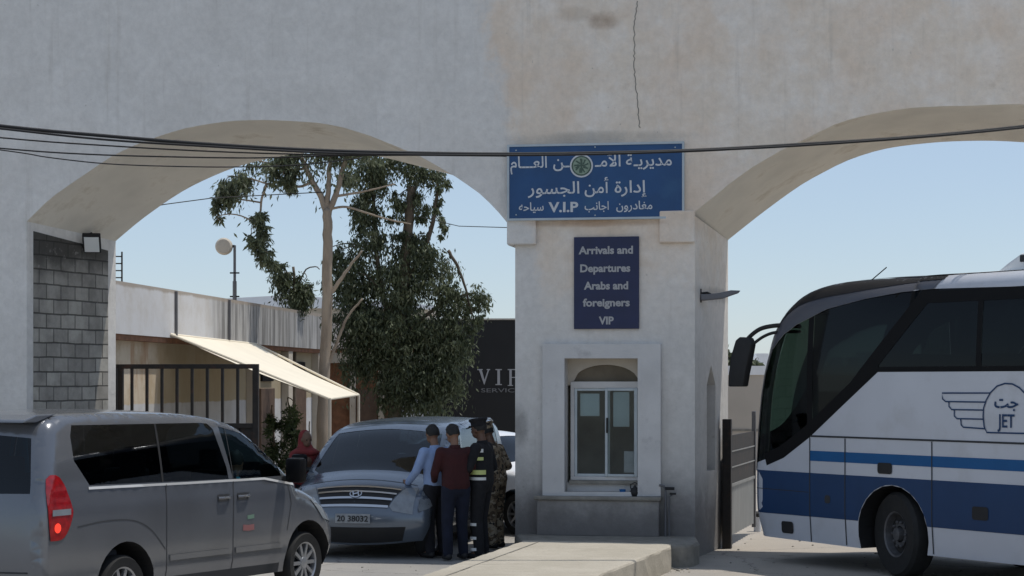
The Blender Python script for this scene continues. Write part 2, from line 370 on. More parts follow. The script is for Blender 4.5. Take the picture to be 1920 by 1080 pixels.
def inside(p, poly):
    x, y = p; r = False; n = len(poly); j = n - 1
    for i in range(n):
        xi, yi = poly[i]; xj, yj = poly[j]
        if (yi > y) != (yj > y) and x < (xj - xi) * (y - yi) / (yj - yi) + xi: r = not r
        j = i
    return r
def resample(poly, step, closed=True):
    out = []; n = len(poly)
    for i in range(n if closed else n - 1):
        a = Vector(poly[i]); b = Vector(poly[(i + 1) % n]); k = max(1, int(math.ceil((b - a).length / step)))
        out += [tuple(a.lerp(b, j / k)) for j in range(k)]
    if not closed: out.append(tuple(poly[-1]))
    return out
def catmull(P, k=6):
    out = []
    for i in range(len(P) - 1):
        p0 = Vector(P[max(i - 1, 0)]); p1 = Vector(P[i]); p2 = Vector(P[i + 1]); p3 = Vector(P[min(i + 2, len(P) - 1)])
        for j in range(k):
            t = j / k
            out.append(tuple(.5 * ((2 * p1) + (p2 - p0) * t + (2 * p0 - 5 * p1 + 4 * p2 - p3) * t * t + (3 * p1 - p0 - 3 * p2 + p3) * t ** 3)))
    out.append(tuple(P[-1])); return out
def cdt(outer, holes=(), step=.1, extra=()):
    "triangulate a 2D region with holes, with interior points at the given step"
    vs = []; es = []
    for lp in (outer, *holes):
        o = len(vs); vs += [Vector(p) for p in lp]; es += [(o + i, o + (i + 1) % len(lp)) for i in range(len(lp))]
    xs = [p[0] for p in outer]; ys = [p[1] for p in outer]
    if step:
        x = min(xs) + step * .5; i = 0
        while x < max(xs):
            y = min(ys) + step * (.5 if i % 2 else .25)
            while y < max(ys):
                if inside((x, y), outer) and not any(inside((x, y), h) for h in holes): vs.append(Vector((x, y)))
                y += step
            x += step * .9; i += 1
    vs += [Vector(p) for p in extra]
    V, E, T, *_ = geometry.delaunay_2d_cdt(vs, es, [], 0, 1e-6)
    out = []
    for t in T:
        c = ((V[t[0]][0] + V[t[1]][0] + V[t[2]][0]) / 3, (V[t[0]][1] + V[t[1]][1] + V[t[2]][1]) / 3)
        if inside(c, outer) and not any(inside(c, h) for h in holes): out.append(tuple(t))
    return [tuple(v) for v in V], out
def ribbon_poly(pts, wd):
    pts = [Vector(p) for p in pts]; L = []; Rr = []
    for i, p in enumerate(pts):
        t = (pts[min(i + 1, len(pts) - 1)] - pts[max(i - 1, 0)]).normalized(); n = Vector((-t.y, t.x)) * wd / 2
        L.append(p + n); Rr.append(p - n)
    return [tuple(p) for p in L] + [tuple(p) for p in reversed(Rr)]
def ribbon(mb, pts, wd, fn):
    "thin band along a 2D polyline mapped to 3D by fn(a, b)"
    pts = [Vector(p) for p in pts]; vs = []
    for i, p in enumerate(pts):
        t = (pts[min(i + 1, len(pts) - 1)] - pts[max(i - 1, 0)]).normalized(); n = Vector((-t.y, t.x)) * wd / 2
        vs += [fn(*(p + n)), fn(*(p - n))]
    mb.add(vs, [(2 * i, 2 * i + 1, 2 * i + 3, 2 * i + 2) for i in range(len(pts) - 1)])

def at(px, py, Y): return Vector(((px - 960) / F * Y, Y, H + (HZ - py) / F * Y))

AR = {'ا': '\ufe8d\ufe8e', 'أ': '\ufe83\ufe84', 'إ': '\ufe87\ufe88', 'ب': '\ufe8f\ufe90\ufe91\ufe92', 'ة': '\u0629\ufe94', 'ت': '\ufe95\ufe96\ufe97\ufe98', 'ج': '\ufe9d\ufe9e\ufe9f\ufea0', 'ح': '\ufea1\ufea2\ufea3\ufea4', 'د': '\ufea9\ufeaa', 'ر': '\ufead\ufeae', 'س': '\ufeb1\ufeb2\ufeb3\ufeb4', 'ع': '\ufec9\ufeca\ufecb\ufecc', 'غ': '\ufecd\ufece\ufecf\ufed0', 'ل': '\ufedd\ufede\ufedf\ufee0', 'م': '\ufee1\ufee2\ufee3\ufee4', 'ن': '\ufee5\ufee6\ufee7\ufee8', 'ه': '\ufee9\ufeea\ufeeb\ufeec', 'و': '\ufeed\ufeee', 'ي': '\ufef1\ufef2\ufef3\ufef4', 'ـ': '\u0640\u0640\u0640\u0640'}
def shape(t):
    "joined letter forms, written out right to left"
    out = []
    for wd in t.split(' '):
        g = []; n = len(wd); i = 0; prev = False
        while i < n:
            c = wd[i]
            if c == 'ل' and i + 1 < n and wd[i + 1] in 'اأ':
                k = {'ا': '\ufefb\ufefc', 'أ': '\ufef7\ufef8'}[wd[i + 1]]; g.append(k[1] if prev else k[0]); prev = False; i += 2; continue
            f = AR[c]; dual = len(f) == 4; nxt = dual and i + 1 < n
            g.append(f[(3 if nxt else 1) if prev else (2 if nxt else 0)] if dual else f[1 if prev else 0]); prev = nxt; i += 1
        out.append(''.join(reversed(g)))
    return ' '.join(reversed(out))
def text_mesh(mb, body, x0, x1, z0, hgt, y, bold=.02, arabic=False, fn=None):
    "lettering fitted between x0 and x1 on baseline z0 with cap height hgt, facing -Y at depth y"
    c = bpy.data.curves.new('lettering', 'FONT'); c.body = shape(body) if arabic else body[::1]
    c.offset = bold; c.extrude = 0; c.resolution_u = 3
    o = bpy.data.objects.new('lettering', c); C.objects.link(o); bpy.context.view_layer.update()
    me = bpy.data.meshes.new_from_object(o.evaluated_get(bpy.context.evaluated_depsgraph_get()))
    bpy.data.objects.remove(o)
    xs = [v.co.x for v in me.vertices]; a, b = min(xs), max(xs); sx = (x1 - x0) / (b - a)
    fn = fn or (lambda X, Z: (X, y, Z))
    mb.add([fn(x0 + (v.co.x - a) * sx, z0 + v.co.y * hgt / .7) for v in me.vertices], [tuple(p.vertices) for p in me.polygons])
    bpy.data.meshes.remove(me)

# ------------------------------------------------------------------ setting: ground and island
mb = MB(); mb.add([(-400, -60, 0), (400, -60, 0), (400, 900, 0), (-400, 900, 0)], [(0, 1, 2, 3)])
tag(mb.build('road', 'road'), kind='structure')

ILT = .30
def islandz(name, poly, z0, z1, m, edge=.025):
    mb = MB(); mb.prism(poly, lambda a, b, d: (a, b, z1 - d), z1 - z0)
    o = mb.build(name, m, bevel=edge); b = bmesh.new(); b.from_mesh(o.data)
    for _ in range(5): bmesh.ops.subdivide_edges(b, edges=[e for e in b.edges if e.calc_length() > .22], cuts=1, use_grid_fill=True)
    bmesh.ops.triangulate(b, faces=[f for f in b.faces if len(f.verts) > 4]); rn = random.Random(3)
    for v in b.verts:
        if v.co.z > 0: v.co += Vector((rn.uniform(-1, 1), rn.uniform(-1, 1), rn.uniform(-1, .3))) * .006
    b.to_mesh(o.data); b.free(); tag(o, kind='structure'); return o
kb = []
islandz('traffic_island', [(-2.3, 14), (-.48, 14), (.95, 20.1), (1.92, 23.25), (1.97, 23.72), (.30, 24.18), (.12, 24.1), (-.92, 19.9)], -.1, ILT, 'island', .03)
islandz('shaded_island_plinth', [(.14, 24.12), (.30, 24.185), (1.97, 23.725), (2.12, 23.72), (2.26, 23.85), (2.36, 24.2), (2.44, 25.6), (.5, 26.2), (.03, 25.5)], -.1, ILT - .012, 'kerb', .05)  # island carried on to the pillar in darker concrete, gate's shadow painted in
mb = MB(); f_ = lambda a, b: (a, b, ILT + .003)
L0, L1 = Vector((.20, 23.95)), Vector((-.78, 19.9)); nv = Vector((.14, 0))
ribbon(mb, resample([tuple(L0 + nv), tuple(L1 + nv), (-2.0, 14.2)], .4, False), .018, f_); tag(mb.build('kerb_joint', 'kerb'), kind='structure')
rn = random.Random(5); mb = MB()
for k in range(520):
    if k % 2: x, y = rn.uniform(-2.5, 6), rn.uniform(20, 30)
    else:
        t_ = rn.random(); x = (-.92 + 1.2 * t_ - abs(rn.gauss(0, .12)) - .03) if rn.random() < .5 else (.95 + 1.02 * t_ + abs(rn.gauss(0, .12)) + .05); y = 19.9 + 4.1 * t_
    if -1.0 + .28 * (y - 19.9) < x < 1.0 + .26 * (y - 20) and y < 26.5: continue
    if y > 23.6 and 0 < x < 2.5: continue
    r = rn.choice((.006, .008, .012, .018)) * rn.uniform(.7, 1.3)
    mb.sphere((x, y, r * .3), r, 5, 3, (rn.uniform(.8, 1.5), rn.uniform(.8, 1.5), .6))
tag(mb.build('gravel', 'kerb'), 'loose small stones lying on the road along the kerb', kind='stuff')
# ------------------------------------------------------------------ the arched gate
PH = R(11.)
GH = (math.cos(PH), -math.sin(PH)); GN = (math.sin(PH), math.cos(PH)); G0 = (.0423, 25.4)
TH = 2.1
def gp(px, py, v=0.): return on_plane(px, py, (G0[0] + GN[0] * v, G0[1] + GN[1] * v), GH)
def gworld(u, v, z): return Vector((G0[0] + GH[0] * u + GN[0] * v, G0[1] + GH[1] * u + GN[1] * v, z))
gate = thing('arched_gate', 'large off-white plastered gate with two wide arches and a booth in its middle pillar', 'gate', (G0[0], G0[1], 0), -PH)
TOP = 8.7
near1 = [gp(*p) for p in [(50, 415), (100, 368), (165, 323), (215, 290), (280, 262), (350, 240), (425, 228), (500, 225), (600, 231), (665, 245), (750, 277), (800, 300), (850, 329), (900, 364), (935, 398), (953, 420)]]
far1 = [gp(*p, TH) for p in [(217, 452), (270, 408), (340, 360), (400, 330), (450, 311), (500, 298), (560, 288), (620, 286), (680, 290), (740, 300)]]
rj = random.Random(9)
uL, zL = near1[0]; uPl, zPl = near1[-1]; uP0 = gp(966, 600)[0]; uP1 = gp(1303, 600)[0]
zc = gp(966, 460)[1]
far1 += [(uPl - .45, 5.02), (uPl - .1, 4.60), (uPl, zPl - .08)]
near2 = [gp(*p) for p in [(1297, 402), (1330, 375), (1365, 347), (1400, 321), (1455, 287), (1517, 257), (1578, 229), (1660, 209), (1743, 200), (1826, 198), (1920, 205)]]
far2 = [gp(*p, TH) for p in [(1365, 450), (1400, 422), (1440, 391), (1500, 348), (1550, 320), (1594, 299), (1660, 279), (1743, 268), (1826, 264), (1920, 270)]]
ua = near2[-2][0]                                 # apex of the second arch, mirrored beyond the frame
def mirror(c, k): return c + [(2 * ua - u, z) for u, z in reversed(c[:-k])]
near2 = mirror(near2[:-1], 1); far2m = [p for p in far2 if p[0] < ua - .05] + [(ua, far2[-2][1])]; far2 = mirror(far2m, 1)
def arc_resample(c, n=40):
    c = catmull(c, 6); d = [0]
    for a, b in zip(c, c[1:]): d.append(d[-1] + math.dist(a, b))
    out = []; j = 0
    for i in range(n + 1):
        t = d[-1] * i / n
        while j < len(d) - 2 and d[j + 1] < t: j += 1
        f = (t - d[j]) / max(1e-9, d[j + 1] - d[j]); out.append((c[j][0] + (c[j + 1][0] - c[j][0]) * f, c[j][1] + (c[j + 1][1] - c[j][1]) * f))
    return out
near1 = arc_resample(near1); far1 = arc_resample(far1); near2 = arc_resample(near2); far2 = arc_resample(far2)
near1 = near1[:1] + [(u + rj.uniform(-.0025, .0025), z + rj.uniform(-.0025, .0025)) for u, z in near1[1:-1]] + near1[-1:]; near2 = near2[:1] + [(u + rj.uniform(-.0025, .0025), z + rj.uniform(-.0025, .0025)) for u, z in near2[1:-1]] + near2[-1:]
uR2 = near2[-1][0]; fL = far1[0][0]; fP1 = far2[0][0]; fR2 = far2[-1][0]
UMIN, UMAX = -11.5, 13.5
front = [(UMIN, 0), (uL, 0)] + near1 + [(uPl, zc), (uP0, zc), (uP0, 0), (uP1, 0)] + [(uP1, near2[0][1] - .02)] + near2 + [(uR2, 0), (UMAX, 0), (UMAX, TOP), (UMIN, TOP)]
win = [gp(1060, 922), gp(1060, 672), gp(1197, 672), gp(1197, 922)]
mb = MB()
V, T = cdt(resample(front, .6), [win], .5); mb.add([(u, 0, z) for u, z in V], T)
uPb = uP0
back = [(UMIN, 0), (fL, 0)] + far1 + [(uPb, far1[-1][1]), (uPb, 0), (fP1, 0)] + far2 + [(fR2, 0), (UMAX, 0), (UMAX, TOP), (UMIN, TOP)]
V, T = cdt(resample(back, .6), [], .8); mb.add([(u, TH, z) for u, z in V], [tuple(reversed(t)) for t in T])
mb.add([(UMIN, 0, TOP), (UMAX, 0, TOP), (UMAX, TH, TOP), (UMIN, TH, TOP)], [(0, 1, 2, 3)])
mb.add([(UMIN, 0, 0), (UMIN, TH, 0), (UMIN, TH, TOP), (UMIN, 0, TOP), (UMAX, 0, 0), (UMAX, TH, 0), (UMAX, TH, TOP), (UMAX, 0, TOP)], [(0, 1, 2, 3), (4, 5, 6, 7)])
mb.add([(uP0, 0, 0), (uPb, TH, 0), (uPb, TH, zc), (uP0, 0, zc), (uPl, 0, zc), (uPl, TH, zc), (uPl, TH, far1[-1][1]), (uPl, 0, zPl)], [(0, 1, 2, 3), (3, 2, 5, 4), (4, 5, 6, 7)])
mb.add([(uR2, 0, 0), (fR2, TH, 0), (fR2, TH, far2[-1][1]), (uR2, 0, near2[-1][1])], [(0, 1, 2, 3)])
mb.add([(uL, 0, 0), (fL, TH, 0), (fL, TH, far1[0][1]), (uL, 0, near1[0][1])], [(0, 1, 2, 3)])
# pillar's right side with its pointed niche
def pside(d, z, off=0):                           # d = 0..1 through the thickness
    return (uP1 + (fP1 - uP1) * d + off, TH * d, z)
ztp = near2[0][1] - .02
def psz(px, py):
    k = (px - 1303) / 57.; v = k * TH; return k, gp(px, py, v)[1]
nz0 = psz(1331, 882)[1]; nz1 = psz(1331, 722)[1]; nzt = psz(1331, 684)[1]
nich = [(.34, nz0), (.34, nz1), (.47, nzt), (.60, nz1), (.60, nz0)]
V, T = cdt(resample([(0, 0), (1, 0), (1, far2[0][1]), (0, ztp)], .5), [nich], .4); mb.add([pside(a, b) for a, b in V], T)
mb.cur = 0
mb.add([pside(a, b) for a, b in nich] + [pside(a, b, -.13) for a, b in nich], [(i, (i + 1) % 5, (i + 1) % 5 + 5, i + 5) for i in range(5)] + [(5, 6, 7, 8, 9)])
# window recess
RD = .26
mb.add([(u, 0, z) for u, z in win] + [(u, RD, z) for u, z in win], [(0, 1, 5, 4), (1, 2, 6, 5), (2, 3, 7, 6), (3, 0, 4, 7)])
# soffits
mb.cur = 1
for nr, fr in ((near1, far1), (near2, far2)):
    n = len(nr); K = 5
    vs = []
    for j in range(K + 1):
        t = j / K; e = .5 - .5 * math.cos(math.pi * t) if False else t
        vs += [(a[0] + (b[0] - a[0]) * e, TH * t, a[1] + (b[1] - a[1]) * e) for a, b in zip(nr, fr)]
    mb.add(vs, [(j * n + i, j * n + i + 1, (j + 1) * n + i + 1, (j + 1) * n + i) for j in range(K) for i in range(n - 1)])
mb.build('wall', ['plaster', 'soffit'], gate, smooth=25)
# the seat of the light block infill on the left jamb
i0 = (uL + .05, .07); z_b = 4.17
def jamb(d, z, off): return (uL + (fL - uL) * d + off, TH * d, z)
mb = MB(); d0, d1 = .07, .90
P = [(d0, 0), (d1, 0), (d1, 4.24), (d0, 4.40)]
mb.add([jamb(d, z, .012) for d, z in P] + [jamb(d, z, -.05) for d, z in P], [(0, 1, 2, 3), (7, 6, 5, 4), (0, 4, 5, 1), (1, 5, 6, 2), (2, 6, 7, 3), (3, 7, 4, 0)])
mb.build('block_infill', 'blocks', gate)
# corbels under the springing
mb = MB(); u0, z0 = gp(953, 460); u1, z1 = gp(1007, 412)
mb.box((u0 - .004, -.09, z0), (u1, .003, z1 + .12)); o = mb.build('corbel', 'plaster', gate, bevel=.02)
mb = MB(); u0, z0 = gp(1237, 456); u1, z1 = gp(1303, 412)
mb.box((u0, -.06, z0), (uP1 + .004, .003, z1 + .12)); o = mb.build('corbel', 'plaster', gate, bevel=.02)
# window surround
o4 = [gp(1019, 930), gp(1019, 645), gp(1240, 645), gp(1240, 930)]
V, T = cdt(o4, [[(a[0], a[1]) for a in win]], 0)
mb = MB(); mb.add([(u, -.075, z) for u, z in V], T)
for lp in (o4, win): mb.add([(u, -.075, z) for u, z in lp] + [(u, .003, z) for u, z in lp], [(i, (i + 1) % 4, (i + 1) % 4 + 4, i + 4) for i in range(4)])
mb.build('window_surround', 'trim', gate, merge=1e-4, flip=1)
# counter block and its slab
c0 = gp(1010, 1003); c1 = gp(1238, 938)
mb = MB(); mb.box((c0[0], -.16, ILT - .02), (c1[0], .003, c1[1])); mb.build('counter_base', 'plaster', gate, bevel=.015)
mb = MB(); mb.box((c0[0] - .03, -.21, c1[1]), (c1[0] + .03, .003, c1[1] + .05)); mb.build('counter_slab', 'kerb', gate, bevel=.012)
# window: back panel with arched fanlight, frame, panes
def wp(px, py): return gp(px, py, RD - .05)
wl, wr = win[0][0], win[2][0]; fz = wp(1130, 715)[1]; ft = wp(1130, 684)[1]
fan = [(wp(1076, 715)[0] + (wp(1197, 715)[0] - wp(1076, 715)[0]) * (i / 16), fz + (ft - fz) * math.sqrt(max(0, 1 - (2 * i / 16 - 1) ** 2))) for i in range(17)]
fan[-1] = (wr - .004, fz)
rect = [(wl, wp(1, 722)[1]), (wr, wp(1, 722)[1]), (wr, win[1][1] + .1), (wl, win[1][1] + .1)]
V, T = cdt(rect, [fan], 0); mb = MB(); mb.add([(u, RD - .06, z) for u, z in V], T)
mb.add([(u, RD - .06, z) for u, z in fan] + [(u, RD - .01, z) for u, z in fan], [(i, i + 1, i + 18, i + 17) for i in range(16)])
lowp = wp(1, 893)[1]
mb.build('window_reveal', 'cream', gate)
MB().box((wl, RD - .10, win[0][1] - .02), (wr, RD, lowp)).build('window_apron', 'trim', gate)
mb = MB(); mb.add([(u, RD - .015, z) for u, z in fan], [tuple(range(17))]); mb.build('fanlight', 'fan', gate)
fl, fr_ = wp(1071, 800)[0], wr; ftz, fbz = wp(1, 727)[1], wp(1, 889)[1]; mid = wp(1140, 800)[0]
mb = MB(); y0, y1 = RD - .11, RD - .05
mb.box((fl, y0, ftz), (fr_, y1, ftz + .085)); mb.box((fl, y0, fbz), (fr_, y1, fbz + .05)); mb.box((fl, y0, fbz + .05), (fl + .05, y1, ftz)); mb.box((fr_ - .03, y0, fbz + .05), (fr_, y1, ftz))
wf = mb.build('window_frame', 'trim', gate, bevel=.006)
for a, b, yy in ((fl + .05, mid + .03, RD - .088), (mid - .03, fr_ - .03, RD - .125)):
    mb = MB(); zz0, zz1 = fbz + .05, ftz
    mb.box((a, yy, zz0), (a + .035, yy + .03, zz1)); mb.box((b - .045, yy, zz0), (b, yy + .03, zz1)); mb.box((a + .035, yy, zz0), (b - .045, yy + .03, zz0 + .035)); mb.box((a + .035, yy, zz1 - .035), (b - .045, yy + .03, zz1))
    mb.build('sash', 'alu', wf, bevel=.004)
    mb = MB(); mb.add([(a + .035, yy + .015, zz0 + .035), (b - .045, yy + .015, zz0 + .035), (b - .045, yy + .015, zz1 - .035), (a + .035, yy + .015, zz1 - .035)], [(0, 1, 2, 3)]); mb.build('pane', 'boothglass', wf)
mb = MB(); mb.box((mid - .012, RD - .15, 1.62), (mid + .012, RD - .125, 1.82)); mb.build('latch', 'black', wf, bevel=.004)
mb = MB(); mb.box((wl + .03, RD - .16, fbz - .05), (wr, RD - .10, fbz - .002)); mb.build('window_sill', 'kerb', gate, bevel=.006)
# inside of the booth seen through the panes
mb = MB(); x0, x1, yb = wl - .2, wr + .2, 1.7
mb.add([(x0, RD + .02, .3), (x1, RD + .02, .3), (x1, yb, .3), (x0, yb, .3), (x0, RD + .02, 3.2), (x1, RD + .02, 3.2), (x1, yb, 3.2), (x0, yb, 3.2)], [(0, 1, 2, 3), (4, 5, 6, 7), (1, 2, 6, 5), (2, 3, 7, 6), (3, 0, 4, 7)])
mb.build('booth_interior', 'boothwall', gate)
# crack down the plaster
mb = MB(); pts = [gp(*p) for p in [(1196, 2), (1190, 45), (1189, 95), (1190, 140), (1195, 180), (1197, 215), (1199, 240)]]
pts = resample(pts, .035, False); pts = [(p[0] + random.uniform(-.012, .012), p[1]) for p in pts]
ribbon(mb, pts, .012, lambda a, b: (a, -.003, b)); mb.build('crack', 'kerb', gate)
for a, b in (((203, 372), (190, 405)), ((190, 405), (165, 432))): pass

# things on and at the booth
def gthing(name, label, cat, u, v, z, rz=0, group=None):
    return thing(name, label, cat, gworld(u, v, z), -PH + rz, group)
def sheet(name, label, px0, py0, px1, py1, v, m):
    a = gp(px0, py1, v); b = gp(px1, py0, v)
    o = MB().box((0, 0, 0), (b[0] - a[0], .003, b[1] - a[1])).build(name, m); o.location = gworld(a[0], v, a[1]); o.rotation_euler = (0, 0, -PH)
    return tag(o, label, 'paper')
sheet('paper_notice', 'square pale paper notice stuck inside the upper half of the booth pane beside the latch', 1088, 738, 1124, 780, RD - .06, 'paper')
sheet('pane_reflection', 'tall pale sheet hanging high inside the booth behind the sliding sash', 1150, 735, 1180, 800, RD - .06, 'paper')  # pale sheet painting in the reflection on the upper right pane
sheet('low_white_panel', 'white sheet leaning low inside the booth window just above the sill', 1170, 846, 1195, 886, RD - .06, 'signwhite')  # thin white panel behind the lower right pane
u, z = gp(1166, 930, -.1)
t = gthing('blue_cup', 'small blue cup standing on the counter ledge under the booth window', 'cup', u, -.03, c1[1] + .05)
MB().lathe([(0, 0), (.035, 0), (.042, .09), (.038, .09), (.033, .01), (0, .01)], 16, Matrix.Rotation(R(90), 4, 'X')).build('cup_wall', 'busblue', t, smooth='all')
u, z = gp(1189, 930, -.1)
t = gthing('dark_kettle', 'small round dark kettle on the counter ledge beside the blue cup', 'kettle', u, -.03, c1[1] + .05)
MB().lathe([(0, 0), (.055, 0), (.066, .05), (.05, .10), (.02, .12), (.012, .14), (0, .142)], 18, Matrix.Rotation(R(90), 4, 'X')).build('kettle_body', 'black', t, smooth='all')
MB().tube([(-.05, 0, .09), (-.06, 0, .15), (0, 0, .18), (.06, 0, .15), (.05, 0, .09)], .007).build('handle', 'black', t, smooth=1)
u, z = gp(1248, 1000, -.05)
t = gthing('water_pipe', 'thin grey upright water pipe with tap beside the booth counter', 'pipe', u, -.08, ILT - .02)
MB().tube([(0, 0, 0), (0, 0, .62), (-.02, 0, .66), (-.08, 0, .67)], .016).build('pipe', 'grey', t, smooth=1)
MB().tube([(.05, 0, 0), (.05, 0, .52), (.09, 0, .55)], .012).build('pipe', 'grey', t, smooth=1)
mb = MB().tube([(.0, -.02, .63), (.12, -.02, .63)], .02); mb.box((.06, -.04, .55), (.14, 0, .575)); mb.build('tap', 'black', t)

# blue sign
a = gp(955, 407, -.12); b = gp(1278, 265, -.12); SW = b[0] - a[0]; SH = b[1] - a[1]
t = gthing('blue_sign', 'wide blue Arabic sign with round emblem above the booth pillar', 'sign', a[0], -.12, a[1] - .02, rz=R(2.))
MB().box((0, 0, 0), (SW, .05, SH)).build('panel', 'blue', t)
mb = MB(); e = .028
mb.box((-e, -.012, -e), (SW + e, .06, 0)); mb.box((-e, -.012, SH), (SW + e, .06, SH + e)); mb.box((-e, -.012, 0), (0, .06, SH)); mb.box((SW, -.012, 0), (SW + e, .06, SH)); mb.build('frame', 'alu', t)
def sx(px): return (px - 955) / 323 * SW
def sz(py): return (407 - py) / 142 * SH
for ix, iz in ((.04, .05), (.96, .05), (.04, .95), (.96, .95), (.5, .03), (.5, .975)): MB().sphere((SW * ix, -.004, SH * iz), .011, 8, 4, (1, .5, 1)).build('screw', 'alu', t)
mb = MB()
for body, x0, x1, by, cap in (('مديريـة', 1174, 1259, 307, 22), ('الأمـ', 1116, 1164, 307, 22), ('ـن', 1038, 1069, 307, 22), ('العـــام', 957, 1026, 307, 22), ('إدارة', 1153, 1213, 359, 23), ('أمن', 1097, 1142, 359, 23), ('الجسور', 990, 1087, 359, 23), ('مغادرون', 1156, 1223, 392, 16), ('اجانب', 1097, 1142, 392, 16), ('سياحه', 973, 1020, 392, 16)):
    text_mesh(mb, body, sx(x0), sx(x1), sz(by), cap / 142 * SH, -.004, .012, True)
text_mesh(mb, 'V.I.P', sx(1029), sx(1085), sz(395), 19 / 142 * SH, -.004, .03)
mb.build('lettering', 'signwhite', t)
ecx, ecz, er = sx(1091), sz(305), 23 / 142 * SH
def disc(r, y, k=24, sxx=1.0): return ([(ecx + r * sxx * math.cos(2 * math.pi * i / k), y, ecz + r * math.sin(2 * math.pi * i / k)) for i in range(k)], [tuple(range(k))])
em = MB().add(*disc(er, -.005)).build('emblem', 'signwhite', t)
MB().add(*disc(er * .86, -.007)).build('emblem_disc', 'emblemd', em)
MB().add(*disc(er * .74, -.009)).build('emblem_disc', 'emblem', em)
mb = MB()
for i in range(9):
    aa = 2 * math.pi * i / 9
    ribbon(mb, [(ecx + er * .2 * math.cos(aa), ecz + er * .2 * math.sin(aa)), (ecx + er * .62 * math.cos(aa + .3), ecz + er * .62 * math.sin(aa + .3))], .02, lambda p, q: (p, -.011, q))
ribbon(mb, [(ecx, ecz - er * .6), (ecx, ecz + er * .6)], .025, lambda p, q: (p, -.012, q))
ribbon(mb, [(ecx - er * .5, ecz - er * .2), (ecx, ecz + er * .1), (ecx + er * .5, ecz - er * .2)], .022, lambda p, q: (p, -.0125, q))
mb.build('emblem_ornament', 'emblemd', em)

# navy sign
a = gp(1076, 617, -.04); b = gp(1198, 443, -.04); NW = b[0] - a[0]; NH = b[1] - a[1]
t = gthing('navy_sign', 'upright navy sign with pale English lettering under the wide blue sign', 'sign', a[0], -.04, a[1])
MB().box((0, 0, 0), (NW, .035, NH)).build('panel', 'navy', t, bevel=.003)
mb = MB()
for body, x0, x1, by in (('Arrivals and', 1085, 1187, 475), ('Departures', 1088, 1182, 509), ('Arabs and', 1095, 1178, 542), ('foreigners', 1093, 1181, 574), ('VIP', 1123, 1151, 608)):
    text_mesh(mb, body, (x0 - 1076) / 122 * NW, (x1 - 1076) / 122 * NW, (617 - by) / 174 * NH, 14 / 174 * NH, -.004, .035)
mb.build('lettering', 'ink', t)

# floodlight on left jamb
p = gworld(uL + (fL - uL) * .72 + .12, TH * .66, 4.40)
t = thing('floodlight', 'dark framed floodlight with pale glass at the top of the concrete blocks', 'floodlight', p, R(-20))
e1 = Vector((.88, .47, 0)).normalized(); nn_ = Vector((.35, -.65, -.67)).normalized(); e2 = nn_.cross(e1)
rot = Matrix.Translation((.0, -.12, -.10)) @ Matrix((e1, e2, nn_)).transposed().to_4x4()
MB().box((-.13, -.16, -.05), (.13, .16, .02), rot).build('housing', 'black', t, bevel=.01)
MB().box((-.105, -.135, .021), (.105, .135, .026), rot).build('lamp_glass', 'paperlight', t)
MB().tube([(-.16, .1, .10), (-.10, .02, .06), (0, -.10, -.08)], .02).build('bracket', 'black', t)
# soot-coloured cable up the soffit from the floodlight
# arm lamp on right side of pillar
p0 = at(1312, 556, 25.3); t = thing('arm_lamp', 'flat dark lamp sticking out from the booth pillar towards the bus', 'lamp', p0, 0)
mb = MB()
pr = [(0, -.05), (.06, -.055), (.30, -.03), (.50, .04), (.53, .075), (.40, .08), (.25, .045), (.1, .03), (0, .03)]
mb.prism(pr, lambda x, z, d: (x, -.09 + d, z), .18); mb.build('lamp_head', 'grey', t, bevel=.012)
mb = MB().box((-.03, -.05, -.08), (.02, .05, .10)); mb.tube([(0, 0, .04), (.10, 0, .05), (.16, 0, .02)], .016); mb.build('bracket', 'black', t)

# ------------------------------------------------------------------ overhead cables
def cable(label, pts, r, Y=22.):
    P = [at(x, y, Y if len(q) < 1 else q[0]) for x, y, *q in pts]
    P = catmull([tuple(p) for p in P], 5)
    o = MB().tube(P, r, 6).build('overhead_cable', 'black', smooth='all'); tag(o, label, 'cable', 'black cables slung across the gate')
cable('thick black cable running across the blue sign, upper strand of the pair', [(-420, 185), (0, 236), (200, 255), (400, 271), (600, 282), (780, 287), (950, 289), (1120, 287), (1300, 282), (1500, 271), (1700, 258), (1920, 237), (2400, 180)], .021)
cable('slightly lower black cable twisted along the thick one across the sign', [(-420, 193), (0, 241), (200, 262), (400, 275), (600, 286), (780, 290), (950, 291), (1120, 289), (1300, 283), (1500, 273), (1700, 259), (1920, 239), (2400, 184)], .013, 21.95)
cable('thin cable under the thick pair, highest of the thin ones at the left edge', [(-420, 215), (0, 258), (200, 273), (400, 284), (600, 290), (780, 291), (950, 292.5)], .009, 22.05)
cable('thin cable sagging over the left arch, middle of the three thin ones', [(-420, 240), (0, 278), (160, 289), (320, 294), (480, 296), (620, 292), (760, 291)], .009, 22.1)
cable('thinnest cable hanging lowest over the left arch soffit', [(-420, 228), (0, 281), (90, 295), (200, 307), (330, 312), (450, 313), (560, 309), (680, 296)], .007, 22.15)
def wire(label, pts, r):
    o = MB().tube([at(*p) for p in pts], r, 5).build('service_wire', 'black'); tag(o, label, 'wire', 'thin wires strung behind the gate')
wire('thin wire running from the left building roof up into the tall tree', [(150, 412, 38), (310, 383, 38), (400, 371, 38.5), (610, 360, 39.6)], .010)
wire('thin wire stretched from the dense tree towards the middle pillar', [(780, 405, 41), (860, 424, 38), (960, 427, 33), (1020, 426, 31)], .008)

